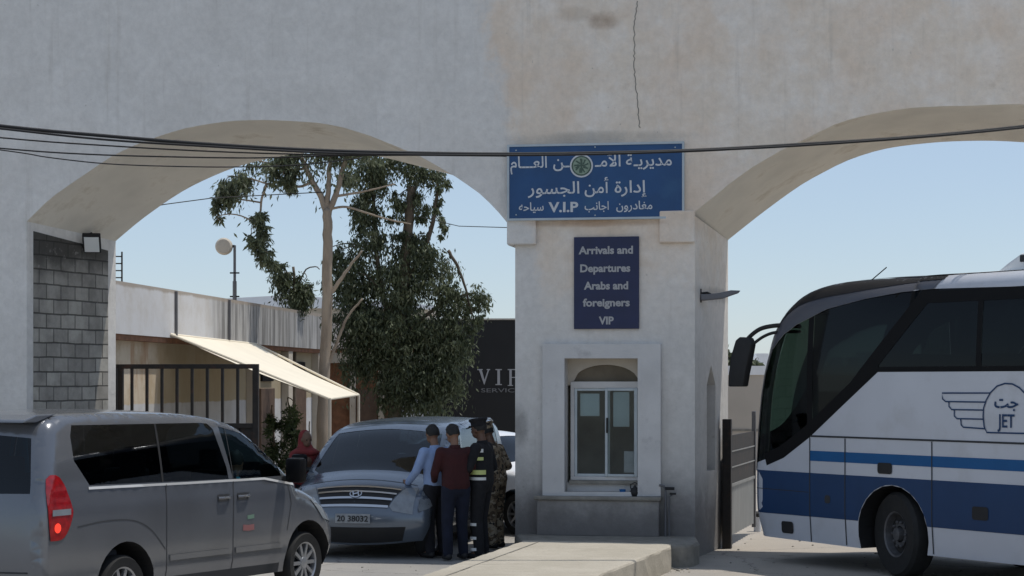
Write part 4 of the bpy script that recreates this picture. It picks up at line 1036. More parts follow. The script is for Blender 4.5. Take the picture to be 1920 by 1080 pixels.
    for P in ([(1857, 737), (1767, 737), (1768, 748), (1774, 753), (1848, 754)], [(1780, 754), (1780, 762), (1785, 768), (1845, 769)], [(1790, 769), (1790, 780), (1795, 785), (1845, 786)], [(1802, 786), (1803, 797), (1807, 801), (1848, 804)]):
        ribbon(mb, LP(P), .016, f)
    dome = [(1930, 813), (1851, 811), (1846, 800), (1844, 780), (1845, 765), (1850, 750), (1858, 736), (1870, 724), (1885, 719), (1899, 720), (1912, 727), (1923, 738), (1932, 752), (1937, 768), (1940, 790), (1937, 813), (1930, 813)]
    ribbon(mb, LP(dome), .017, f)
    cu = bpx(1890, 760)[0]
    # mirrored wing on the other side of the dome
    uc = bpx(1892, 760)[0]
    for P in ([(1857, 737), (1767, 737), (1768, 748), (1774, 753), (1848, 754)], [(1780, 754), (1780, 762), (1785, 768), (1845, 769)], [(1790, 769), (1790, 780), (1795, 785), (1845, 786)], [(1802, 786), (1803, 797), (1807, 801), (1848, 804)]):
        ribbon(mb, [(2 * uc - u, z) for u, z in LP(P)], .016, f)
    u0, zb = bpx(1871, 801); u1 = bpx(1903, 801)[0]
    text_mesh(mb, 'JET', 0, 1, 0, 1, 0, .015, fn=lambda X, Z: bs.side(u0 + (u1 - u0) * (X if sg > 0 else X), zb + Z * .145, sg, .008))
    u0, zb = bpx(1865, 764); u1 = bpx(1910, 764)[0]
    text_mesh(mb, 'جت', 0, 1, 0, 1, 0, .02, True, fn=lambda X, Z: bs.side(u0 + (u1 - u0) * X, zb + Z * .13, sg, .008))
    mb.build('winged_logo', 'busnavy', bus)
# screen and black roof visor over the curved top
sa, sb_ = bs.s_of(-.49, 3.52), bs.s_of(2.75, 1.2)
def vis_v(t): return .999
bs.top_patch('windscreen', scrn, 'cabglass', bus, -.004)
bs.top_patch('screen_surround', [(sa + 1.7, -.999), (sa + 1.7, .999), (bs.s_of(2.755, 1.2), .999), (bs.s_of(2.755, 1.2), -.999)], 'blackgloss', bus, .006, holes=[[(w0 + .02, -.92), (w0 + .02, .92), (w1 - .02, .92), (w1 - .02, -.92)]])
bs.top_patch('roof_visor', [(sa, -.999), (sa, .999), (sa + 1.7, .999), (sa + 1.7, -.999)], 'visor', bus, .012)
for sg in (1, -1):
    v0, v1 = sa, bs.s_of(2.56, 2.55); outer = []; innr = []
    for i in range(25):
        t_ = i / 24; q0 = v0 + (v1 - v0) * t_; (u, z), n_ = bs.O(q0), bs.N(q0); wdt = .05 + .17 * math.sin(math.pi * min(1, t_ * 1.02)) ** 1.3 * (t_ ** .8) * 1.3
        outer.append((u - n_[0] * .006, z - n_[1] * .006)); innr.append((u - n_[0] * wdt, z - n_[1] * wdt))
    bs.side_patch('visor_edge', outer + innr[::-1], 'visor', bus, .016, sg, step=.05)
f0, f1 = bs.s_of(2.75, 1.17), bs.s_of(2.74, .63)
bs.top_patch('front_stripe', [(f0, -.999), (f0, .999), (f1, .999), (f1, -.999)], 'busnavy', bus, .005)
for sg in (1, -1):
    a_, b_ = bs.s_of(2.75, .95), bs.s_of(2.74, .70); bs.top_patch('headlight', [(a_, sg * .62), (a_, sg * .93), (b_, sg * .93), (b_, sg * .62)], 'clearlens', bus, .012)
# white roof and hatch
mb = MB(); pr = [(-1.15, 3.50), (-1.35, 3.62), (-1.55, 3.72), (-1.9, 3.76), (-4.2, 3.76), (-4.6, 3.62), (-4.8, 3.50)]
mb.prism(pr, lambda x, z, d: (x, -.95 + d, z), 1.9); ac = mb.build('roof_unit', 'busroof', bus, bevel=.04)
for sg in (1, -1):
    MB().box((-2.6, .93 if sg > 0 else -.96, 3.62), (-1.55, .96 if sg > 0 else -.93, 3.70)).build('vent_slot', 'seam', ac, bevel=.012)
s2a, s2b = bs.s_of(-9.0, 3.5), bs.s_of(-.52, 3.52)
bs.top_patch('roof_skin', [(s2a, -1), (s2a, 1), (s2b, 1), (s2b, -1)], 'busroof', bus, .01)
# mirror
def bl(px, py, off):                                # bus-local point on a plane parallel to its flank
    u, z = bpx(px, py, off); return Vector((u, BW + off, z))
for sg in (1,):
    arm = [bl(*p) for p in [(1500, 612, -.35), (1476, 610, -.14), (1450, 611, -.02), (1425, 617, .04), (1405, 632, .1), (1396, 645, .12)]]
    mb = MB().tube(catmull([tuple(p) for p in arm], 4), .028, 8)
    arm2 = [bl(*p) for p in [(1500, 622, -.35), (1476, 622, -.14), (1450, 624, -.02), (1430, 632, .04), (1412, 645, .1), (1400, 652, .12)]]
    mb.tube(catmull([tuple(p) for p in arm2], 4), .02, 8)
    ma = mb.build('mirror_arm', 'black', bus, smooth='all')
    body = [bl(*p, .12) for p in [(1384, 638), (1391, 632), (1408, 633), (1413, 645), (1408, 672), (1402, 700), (1398, 725), (1370, 725), (1371, 700), (1376, 665)]]
    mb = MB(); n = len(body); vs = [p + Vector((0, -.05, 0)) for p in body] + [p + Vector((0, .05, 0)) for p in body]
    mb.add(vs, [tuple(range(n)), tuple(range(2 * n - 1, n - 1, -1))] + [(i, i + n, (i + 1) % n + n, (i + 1) % n) for i in range(n)])
    mb.build('wing_mirror', 'black', bus, bevel=.02, smooth=1)
MB().tube([(1.42, .55, 3.44), (.95, .55, 3.70)], .007).build('aerial', 'black', bus)
# interior
MB().box((-9.3, -.7, .35), (2.2, .7, .5)).build('floor', 'interior', bus)
MB().box((-9.3, -1.1, 1.45), (.9, 1.1, 1.55)).build('deck', 'interior', bus)
MB().box((1.5, -1.0, .5), (2.0, 1.0, 1.35)).build('dashboard', 'interior', bus, bevel=.08)
for i in range(10):
    for y in (-.9, -.45, .45, .9):
        x = .1 - i * .88; mb = MB().box((x - .05, y - .2, 1.6), (x + .4, y + .2, 1.95)); mb.box((x - .2, y - .2, 1.6), (x - .04, y + .2, 2.62)); mb.build('seat', 'seat', bus, bevel=.04)
mb = MB().box((.85, .2, .9), (1.35, .75, 1.15)); mb.box((.72, .2, .9), (.86, .75, 1.85)); mb.build('driver_seat', 'seat', bus, bevel=.05)
mb = MB(); mt = Matrix.Translation((1.62, .48, 1.38)) @ Matrix.Rotation(R(35), 4, 'Y') @ Matrix.Rotation(R(90), 4, 'X')
mb.lathe([(.23 + .016 * math.cos(a), .016 * math.sin(a)) for a in [R(60 * k) for k in range(7)]], 28, mt); mb.tube([(1.8, .48, 1.1), (1.62, .48, 1.38)], .03); mb.build('steering_wheel', 'black', bus)
for x, st in ((AX, R(-15)), (-5.9, 0)):
    for y in (1.04, -1.04): wheel(bus, x, y, .50, .29, .27, 'steelrim', 0, st)

# ------------------------------------------------------------------ metal gates
u0, zt = gp(208, 683, TH + .5); u1 = gp(485, 683, TH + .5)[0]; LW = u1 - u0
t = gthing('barred_gate', 'dark barred metal gate leaf standing open below the cream awning', 'gate', u0, TH + .5, 0)
mb = MB(); mb.box((0, -.03, zt - .07), (LW, .03, zt)); mb.box((0, -.03, .08), (.10, .03, zt - .07)); mb.box((.12, -.03, .08), (.2, .03, zt - .07)); mb.box((LW - .09, -.03, .08), (LW, .03, zt - .07)); mb.box((.2, -.03, .08), (LW - .09, .03, .15)); mb.box((.2, -.03, 1.6), (LW - .09, .03, 1.67))
mb.build('gate_frame', 'darkmetal', t, bevel=.004)
n = 8
for k in range(n):
    x = .34 + k * (LW - .5) / (n - .3)
    MB().box((x - .02, -.018, .15), (x + .02, .018, zt - .07)).build('bar', 'darkmetal', t)
MB().box((.2, .02, .15), (LW - .09, .024, 1.6)).build('sheet_panel', 'darkmetal', t)
# right: sheet metal gate folded back behind the pillar
pa = at(1366, 1030, 26.4); pb = at(1414, 1000, 29.0); ln = (pb - pa); L_ = math.hypot(ln.x, ln.y)
t = thing('sheet_metal_gate', 'weathered sheet metal gate with dark upper panel folded back behind the booth pillar', 'gate', (pa.x, pa.y, 0), math.atan2(ln.y, ln.x))
MB().box((-.05, -.04, 0), (.07, .08, 1.78)).build('post', 'darkmetal', t, bevel=.005)
MB().box((L_ - .06, -.03, .1), (L_, .03, 1.85)).build('post', 'grey', t, bevel=.005)
mb = MB(); n = 30; vs = []
for i in range(n + 1):
    x = .07 + (L_ - .13) * i / n; y = .012 * math.sin(i * 2.1); vs += [(x, y, .16), (x, y, .84)]
mb.add(vs, [(2 * i, 2 * i + 2, 2 * i + 3, 2 * i + 1) for i in range(n)]); mb.build('corrugated_panel', 'corr', t, smooth='all')
MB().box((.07, -.008, .88), (L_ - .06, .008, 1.55)).build('upper_panel', 'darkmetal', t)
mb = MB().box((.07, -.022, .84), (L_ - .06, .022, .88)); mb.box((.07, -.02, 1.1), (L_ - .06, -.008, 1.115)); mb.box((.07, -.02, 1.32), (L_ - .06, -.008, 1.335)); mb.build('rail', 'corr', t)
pp = at(1431, 1000, 29.4)
t = thing('bollard', 'short white bollard with dark cap at the foot of the sheet metal gate', 'bollard', (pp.x - .09, pp.y, 0))
MB().tube([(0, 0, 0), (0, 0, .24)], .055, 16).build('post', 'signwhite', t, smooth=1); MB().sphere((0, 0, .26), .075, 14, 8, (1, 1, .7)).build('cap', 'black', t, smooth='all')

# ------------------------------------------------------------------ background on the left
PW = (-6.3, 30.3); hw = Vector((.115, 1)).normalized(); hw = (hw.x, hw.y)
def wpx(px, py): return on_plane(px, py, PW, hw)
def ww(u, v, z): return Vector((PW[0] + hw[0] * u - hw[1] * v, PW[1] + hw[1] * u + hw[0] * v, z))
angw = math.atan2(hw[1], hw[0])
low = thing('low_building', 'long low cream building with a streaked cement parapet behind the awning', 'building', (PW[0], PW[1], 0), angw)
# local: x along the wall into the distance, +y to the left (into the building)
mb = MB(); mb.box((-1.5, .22, 0), (20, 9, 3.05)); mb.build('wall', 'house', low)
mb = MB()
mb.box((-1.5, 0, 3.06), (20, .2, 3.9)); mb.box((-1.5, .2, 3.06), (-1.3, 9, 3.9)); mb.box((19.8, .2, 3.06), (20, 9, 3.9)); mb.build('parapet', 'parapet', low)
MB().box((-1.3, .2, 3.06), (19.8, 9, 3.2)).build('roof_slab', 'cream', low)
mb = MB().box((-1.5, .04, 2.97), (20, .22, 3.058)); mb.build('fascia_beam', 'rust', low)
for px in (328, 428): 
    u = wpx(px, 600)[0]; MB().box((u - .02, -.045, 3.1), (u + .03, 0, 3.88)).build('downpipe', 'grey', low)
for u in (9.4, 12.5, 15.6, 18.7):
    MB().box((u - .2, .05, 0), (u + .2, .22, 2.97)).build('pilaster', 'cream', low, bevel=.01)
for u in (10.9, 14.0, 17.1):
    MB().box((u - .6, .17, .0), (u + .6, .23, 2.15)).build('door', 'wood', low, bevel=.01)
    MB().box((u - .5, .17, 2.3), (u + .5, .23, 2.75)).build('window', 'blackgloss', low, bevel=.01)
# extension reaching right under the tree: brown doors between pale posts
ex = thing('brown_outbuilding', 'brown walled outbuilding with pale posts under the trees beyond the awning', 'building', (-4.3, 47.0, 0), 0)
MB().box((-1.2, .1, 0), (2.2, 3, 3.1)).build('wall', 'rust', ex)
MB().box((-1.2, -.05, 2.75), (2.2, .1, 3.0)).build('fascia', 'cream', ex)
for x in (-1.0, -.3, .4, 1.1, 1.8): MB().box((x - .07, -.04, 0), (x + .07, .1, 2.75)).build('post', 'cream', ex)
for x in (-.65, .75): MB().box((x - .25, .04, 0), (x + .25, .12, 2.1)).build('door', 'wood', ex)
o = MB().box((0, 0, 0), (.95, .1, 2.2)).build('white_panel_wall', 'signwhite'); o.location = (-2.85, 46.4, 0); tag(o, 'plain white wall panel between the brown outbuilding and the charcoal front', 'wall')

# awning
A = at(320, 627, 33.4); B = at(480, 645, 39.4); Cc = at(672, 740, 37.2); D = at(618, 748, 32.6)
t = thing('awning', 'cream canvas awning sloping out from the low building wall', 'awning', (A.x, A.y, 0))
o = Vector((A.x, A.y, 0)); A, B, Cc, D = A - o, B - o, Cc - o, D - o
mb = MB(); n = 10; vs = []
for i in range(n + 1):
    for j in range(n + 1):
        a, b = i / n, j / n; p = (A.lerp(B, a)).lerp(D.lerp(Cc, a), b); p.z -= .05 * math.sin(math.pi * b) * (1 + .3 * math.sin(a * 9)); vs.append(p)
fs = [(i * (n + 1) + j, i * (n + 1) + j + 1, (i + 1) * (n + 1) + j + 1, (i + 1) * (n + 1) + j) for i in range(n) for j in range(n)]
m_ = len(vs); mb.add(vs + [p - Vector((0, 0, .012)) for p in vs], fs + [tuple(m_ + k for k in reversed(f_)) for f_ in fs]); mb.build('canvas', 'awning', t, smooth='all')
mb = MB().tube([A, D], .022); mb.tube([B, Cc], .022); mb.tube([D, Cc], .022); mb.tube([A, B], .022); mb.build('frame', 'awning', t)
for p in (D, Cc): MB().tube([(p.x, p.y, 0), tuple(p)], .03).build('post', 'cream', t)

# things on the roof of the low building
u, z = wpx(440, 555); q = at(440, 555, 41.5)
t = thing('dish_antenna', 'round pale antenna drum on a slim pole above the parapet', 'antenna', (q.x, q.y, 3.2))
ptop = at(440, 460, 41.5).z - 3.2
MB().tube([(0, 0, 0), (0, 0, ptop * .62), (0, 0, ptop * .62), (0, 0, ptop)], [.045, .045, .03, .03]).build('pole', 'grey', t, smooth=1)
mb = MB(); 
for k in (.45, .70): mb.box((-.1, -.03, ptop * k), (.1, .03, ptop * k + .03))
mb.tube([(-.2, 0, ptop - .02), (0, 0, ptop - .02)], .03); mb.build('bracket', 'black', t)
c = at(420, 462, 41.5); MB().lathe([(0, -.06), (.15, -.05), (.185, 0), (.185, .09), (0, .1)], 28, Matrix.Translation((c.x - q.x, -.04, c.z - 3.2))).build('drum', 'cream', t, smooth=1)
q = at(222, 519, 32.6)
t = thing('roof_ladder', 'small dark metal ladder rack standing on the parapet by the left pier', 'ladder', (q.x, q.y, 3.2))
for x in (-.07, .06): MB().box((x - .012, -.012, 0), (x + .012, .012, 1.3)).build('rail', 'darkmetal', t)
for k in range(9): MB().box((-.06, -.008, .25 + k * .12), (.05, .008, .27 + k * .12)).build('rung', 'darkmetal', t)
q = at(490, 560, 70)
t = thing('white_roofed_shed', 'distant shed whose white sheet roof shows above the streaked parapet', 'shed', (q.x, q.y, 0))
MB().box((-3.5, 0, 0), (6, 8, q.z - .25)).build('wall', 'cream', t)
mb = MB(); mb.prism([(-3.8, q.z - .3), (-3.8, q.z - .15), (1, q.z + .12), (6.3, q.z - .25), (6.3, q.z - .4)], lambda x, z, d: (x, -.3 + d, z), 8.6); mb.build('roof', 'sheetroof', t)

# charcoal front with serif lettering
YV = 48.
q = at(700, 600, YV); zt = q.z
t = thing('charcoal_building', 'charcoal clad flat-fronted building with grey serif VIP lettering beyond the trees', 'building', (at(765, 0, YV).x, YV, 0))
X0 = t.location.x
MB().box((0, 0, 0), (6.6, 8, zt)).build('wall', 'darkfront', t)
MB().box((-.02, -.03, zt), (6.62, 8.02, zt + .04)).build('coping', 'cream', t)
def vx(px): return at(px, 0, YV).x - X0
def vz(py): return at(0, py, YV).z
mb = MB()
def strokes(P): mb.add([(vx(a), -.03, vz(b)) for a, b in P], [tuple(range(len(P)))])
strokes([(895, 692), (905, 692), (905, 694), (903.5, 694), (908.5, 712), (907.5, 721), (898.3, 694), (895, 694)]); strokes([(912.5, 692), (919, 692), (919, 694), (917, 694), (908.5, 721), (907.5, 721), (908.5, 712), (914.5, 694), (912.5, 694)])
strokes([(929, 692), (941, 692), (941, 694), (937.5, 694), (937.5, 720), (941, 720), (941, 722), (929, 722), (929, 720), (932.5, 720), (932.5, 694), (929, 694)])
strokes([(952, 692), (959.5, 692), (959.5, 722), (962, 722), (962, 723.5), (952, 723.5), (952, 722), (955, 722), (955, 694), (952, 694)])
strokes([(959.5, 692), (966, 692), (971, 695), (973, 700), (971, 706), (966, 708.5), (959.5, 708.5), (959.5, 706.8), (965, 706.8), (968, 704), (969, 700), (968, 696), (965, 693.8), (959.5, 693.8)])
mb.build('lettering', 'ink', t)
mb = MB(); text_mesh(mb, 'SERVICES', vx(902), vx(985), vz(735.5), .10, -.03, .01); mb.build('small_lettering', mat('dim_lettering', (.16, .16, .165), .6), t)

# ------------------------------------------------------------------ background on the right
q = at(1390, 700, 50)
t = thing('perimeter_wall', 'beige perimeter wall with white coping behind the sheet metal gate and coach', 'wall', (q.x - 1.5, 50, 0))
MB().box((0, 0, 0), (16, .3, at(0, 703, 50).z)).build('wall_face', 'beige', t)
MB().box((-.02, -.05, at(0, 703, 50).z), (16.02, .35, at(0, 686, 50).z)).build('coping', 'sheetroof', t)
MB().box((0, -.02, 1.0), (16, 0, 1.06)).build('ledge', 'kerb', t)
q = at(1390, 680, 120)
t = thing('distant_white_blocks', 'row of distant white blocks showing over the beige wall behind the coach mirror', 'building', (q.x - 2.5, 120, 0))
mb = MB()
for k in range(14): x = k * 1.15; mb.box((x, 0, 0), (x + .75, 4, 3.9 + .25 * math.sin(k * 2.3)))
mb.box((-.2, .5, 0), (16, 4, 3.2)); mb.build('wall', 'sheetroof', t)

# ------------------------------------------------------------------ trees
def leaves(blobs, size, seed, droop=.8):
    "leaf blades spread through hanging clusters: blobs = (x, y, z, rx, ry, rz, count)"
    rnd = random.Random(seed); vs = []; fs = []; tone = []
    for (x, y, z, rx, ry, rz, n) in blobs:
        ncl = max(2, n // 42)
        for c_ in range(ncl):
            while True:
                a, b, c = rnd.uniform(-1, 1), rnd.uniform(-1, 1), rnd.uniform(-1, 1)
                if a * a + b * b + c * c < 1: break
            cx, cy, cz = x + a * rx, y + b * ry, z + c * rz; tn = rnd.random()
            cr = rnd.uniform(.35, 1.0) * min(.15, .35 * max(rx, .1)); ln_ = rnd.uniform(1.2, 3.6)
            for k in range(int(1.6 * n / ncl * rnd.uniform(.4, 1.6))):
                px, py, pz = cx + rnd.gauss(0, cr), cy + rnd.gauss(0, cr), cz - abs(rnd.gauss(0, cr * ln_)) + cr
                L = size * rnd.choice((rnd.uniform(.5, .9), rnd.uniform(.8, 1.2), rnd.uniform(1.1, 1.6))); wd = L * rnd.uniform(.10, .20)
                d = Vector((rnd.gauss(0, .5), rnd.gauss(0, .5), -droop + rnd.gauss(0, .45))).normalized(); s_ = d.orthogonal(); s_.rotate(Matrix.Rotation(rnd.uniform(0, 6.28), 3, d)); s_.normalize()
                p = Vector((px, py, pz)); o = len(vs)
                vs += [p, p + d * L * .45 + s_ * wd, p + d * L, p + d * L * .45 - s_ * wd]; fs.append((o, o + 1, o + 2, o + 3)); tone.append(max(0, min(1, tn * .6 + rnd.random() * .45)))
    return vs, fs, tone
def crown(blobs, size, seed, m, parent, droop=.8):
    vs, fs, tone = leaves(blobs, size, seed, droop)
    o = MB().add(vs, fs).build('crown', m, parent)
    at_ = o.data.attributes.new('tone', 'FLOAT', 'FACE'); at_.data.foreach_set('value', tone); return o
def limb(mb, pts, r0, r1, seed=0):
    rnd = random.Random(seed); P = catmull([tuple(p) for p in pts], 5); n = len(P)
    P = [Vector(p) + Vector((rnd.uniform(-.01, .01), rnd.uniform(-.01, .01), 0)) for p in P]
    mb.tube(P, [r0 + (r1 - r0) * i / (n - 1) for i in range(n)], 9)
def tree(name, label, base_px, Y, limbs, blobs, size, mleaf, mbark, seed, zb=0, group=None, droop=.8):
    b = at(base_px, 700, Y); t = thing(name, label, 'tree', (b.x, Y, zb), 0, group); o = Vector((b.x, Y, zb))
    mb = MB()
    for i, (r0, r1, pts) in enumerate(limbs): limb(mb, [at(p[0], p[1], Y + (p[2] if len(p) > 2 else 0)) - o for p in pts], r0, r1, seed + i)
    sc = Y / F; bl = []; rt = random.Random(seed)
    joints = [at(p[0], p[1], Y + (p[2] if len(p) > 2 else 0)) - o for _, _, pts in limbs for p in pts[1:]]
    for (px, py, rx, rz, n, *dy) in blobs:
        c = at(px, py, Y + (dy[0] if dy else 0)) - o; bl.append((c.x, c.y, c.z, rx * sc, max(.35, min(rx, rz) * sc * 1.1), rz * sc, n))
    for x, y, z, rx, ry, rz, n in bl:
        for k in range(2 if rx > .25 else 1):
            c = Vector((x + rt.uniform(-.6, .6) * rx, y + rt.uniform(-.6, .6) * ry, z + rt.uniform(-.2, .8) * rz)); j = min(joints, key=lambda q: (q - c).length + (0 if q.z < c.z + .3 else .5))
            mid_ = j.lerp(c, .55) + Vector((rt.uniform(-.08, .08), rt.uniform(-.08, .08), .12 * (c - j).length)); limb(mb, [j, mid_, c, c + Vector((rt.uniform(-.1, .1), 0, -.12))], min(.022, .008 + .012 * (c - j).length), .004, seed)
    mb.build('trunk', mbark, t, smooth='all')
    crown(bl, size, seed, mleaf, t, droop); return t
gy = lambda Y: HZ + H * F / Y
tree('eucalyptus_tree', 'tall eucalyptus with smooth pale forked trunk rising behind the awning', 610, 39.6,
     [(.135, .095, [(604, gy(39.6)), (605, 800), (607, 720), (612, 620), (613, 520), (614, 440), (613, 392)]),
      (.07, .035, [(613, 400), (600, 365), (583, 335), (570, 305), (552, 270, .3), (540, 230, .5)]),
      (.06, .03, [(613, 398), (616, 350), (618, 310), (626, 270), (634, 220)]),
      (.07, .035, [(614, 400), (630, 365), (642, 320), (654, 285), (665, 230)]),
      (.03, .012, [(585, 340), (560, 350), (530, 340), (505, 345), (470, 335), (430, 330)]),
      (.03, .012, [(500, 345), (490, 380), (487, 420), (490, 470)]),
      (.03, .012, [(575, 315), (550, 318), (520, 310), (480, 300)]),
      (.03, .012, [(630, 368), (665, 362), (700, 355), (740, 345)]),
      (.028, .012, [(618, 392), (650, 388), (690, 400), (730, 412), (770, 420)]),
      (.04, .02, [(606, 700), (625, 660), (640, 620), (655, 590), (680, 560)]),
      (.05, .02, [(612, 560), (635, 530), (655, 500), (680, 470)])],
     [(420, 365, 20, 22, 520), (448, 338, 30, 16, 620), (405, 385, 8, 16, 160), (412, 405, 5, 6, 60), (520, 312, 30, 18, 560), (540, 332, 16, 22, 380), (548, 350, 10, 8, 140), (484, 405, 16, 16, 330), (490, 440, 16, 20, 420), (478, 452, 12, 16, 240), (497, 475, 14, 12, 260), (510, 490, 10, 10, 160), (560, 292, 50, 14, 620), (600, 260, 60, 22, 900), (660, 270, 60, 26, 1100), (650, 330, 18, 14, 240, .6), (470, 300, 12, 6, 60)],
     .115, 'leafA', 'bark', 11)
tree('weeping_dark_tree', 'dense dark weeping tree hanging in front of the charcoal building', 735, 41.5,
     [(.16, .10, [(735, gy(41.5)), (738, 820), (742, 720), (750, 620), (758, 520), (765, 430), (772, 350)]),
      (.07, .03, [(745, 640), (720, 560), (705, 470), (700, 380), (698, 300)]),
      (.07, .03, [(757, 540), (790, 480), (815, 400), (822, 320)]),
      (.05, .02, [(748, 640), (800, 590), (850, 560), (890, 550)]),
      (.04, .02, [(840, 470), (858, 500), (872, 540), (885, 590)])],
     [(695, 325, 38, 34, 1500), (735, 300, 40, 24, 900), (790, 315, 36, 28, 1050), (825, 335, 16, 20, 420), (688, 390, 26, 36, 1250), (738, 385, 24, 36, 520), (785, 390, 18, 34, 480), (820, 385, 8, 30, 170),
      (832, 425, 7, 38, 230), (690, 455, 38, 34, 1300), (770, 462, 42, 34, 1450), (625, 480, 22, 26, 380), (660, 520, 46, 46, 2500), (740, 535, 60, 50, 3300), (810, 510, 36, 44, 1900),
      (845, 560, 34, 30, 1300), (897, 558, 20, 26, 480), (885, 600, 20, 20, 360), (670, 600, 50, 50, 2800), (750, 620, 66, 56, 4200), (820, 620, 44, 40, 2300), (850, 655, 34, 30, 1100), (670, 670, 44, 30, 1400), (770, 700, 62, 50, 3800), (830, 710, 38, 40, 1500), (720, 690, 26, 40, 900), (790, 750, 40, 30, 1400), (735, 745, 26, 20, 420), (700, 600, 40, 40, 900)],
       .098, 'leafB', 'bark2', 23, droop=1.0)
tree('rooftop_tree', 'small bushy tree showing over the parapet left of the pale trunk', 552, 43.5,
     [(.05, .03, [(552, gy(43.5)), (552, 700), (553, 600), (550, 500)]), (.02, .01, [(552, 560), (570, 510), (590, 500), (600, 505)]), (.02, .01, [(552, 540), (535, 505), (525, 500)])],
     [(548, 535, 30, 28, 1300), (560, 560, 24, 14, 600), (530, 510, 18, 14, 340), (572, 545, 14, 22, 360), (515, 495, 10, 12, 160)],
     .11, 'leafB', 'bark2', 31)
tree('climbing_shrub', 'sparse green climbing shrub growing beneath the awning edge', 545, 35.5,
     [(.025, .012, [(545, gy(35.5)), (548, 880), (545, 800), (540, 745)]), (.02, .01, [(545, 900), (515, 830), (510, 760)]), (.02, .01, [(548, 900), (575, 850), (580, 790)])],
     [(545, 780, 14, 40, 620), (548, 830, 24, 26, 700), (512, 800, 16, 40, 380), (560, 860, 34, 24, 700), (520, 860, 26, 24, 500)],
     .085, 'leafC', 'bark2', 37, droop=.2)
tree('hanging_sprig', 'single leafy sprig hanging at the left corner of the blue sign', 940, 30.5,
     [(.012, .005, [(948, 330), (946, 370), (942, 400)]), (.012, .008, [(952, 420), (946, 412), (941, 405)])],
     [(941, 410, 4, 6, 70)], .09, 'leafA', 'bark2', 41) if False else None
for i, (px, hh, lab) in enumerate([(1366, 645, 'small pale tree over the beige wall tight beside the booth pillar'), (1381, 662, 'small dark narrow tree between the booth pillar and the coach mirror'), (1417, 662, 'small narrow tree over the beige wall between mirror and coach')]):
    tree('distant_tree', lab, px, 90., [(.06, .03, [(px, gy(90)), (px, 700), (px, hh + 10)])], [(px, hh + 18, 7, 16, 260), (px, hh + 30, 8, 10, 160)], .35, 'leafA', 'bark2', 50 + i, group='small trees beyond the beige wall')

# ------------------------------------------------------------------ people
def solid(segs, voxel, name, m, parent, smoothit=2, ell=()):
    "union of tapered limbs and ellipsoids, fused into one continuous surface"
    mb = MB()
    for p1, r1, p2, r2 in segs:
        mb.tube([p1, p2], [r1, r2], 12); mb.sphere(p1, r1, 12, 8); mb.sphere(p2, r2, 12, 8)
    for e in ell:
        c, sc = e[0], e[1]; rot = e[2] if len(e) > 2 else Matrix(); mb.sphere(c, 1., 16, 12, sc, rot)
    o = mb.build('part', m, None, flip=1)
    md = o.modifiers.new('r', 'REMESH'); md.mode = 'VOXEL'; md.voxel_size = voxel
    ms = o.modifiers.new('s', 'SMOOTH'); ms.iterations = smoothit; ms.factor = .5
    bpy.context.view_layer.update()
    me = bpy.data.meshes.new_from_object(o.evaluated_get(bpy.context.evaluated_depsgraph_get()))
    bpy.data.objects.remove(o); me.name = name
    me.polygons.foreach_set('use_smooth', [True] * len(me.polygons))
    r = bpy.data.objects.new(name, me); C.objects.link(r); r.parent = parent; return r
V3 = Vector
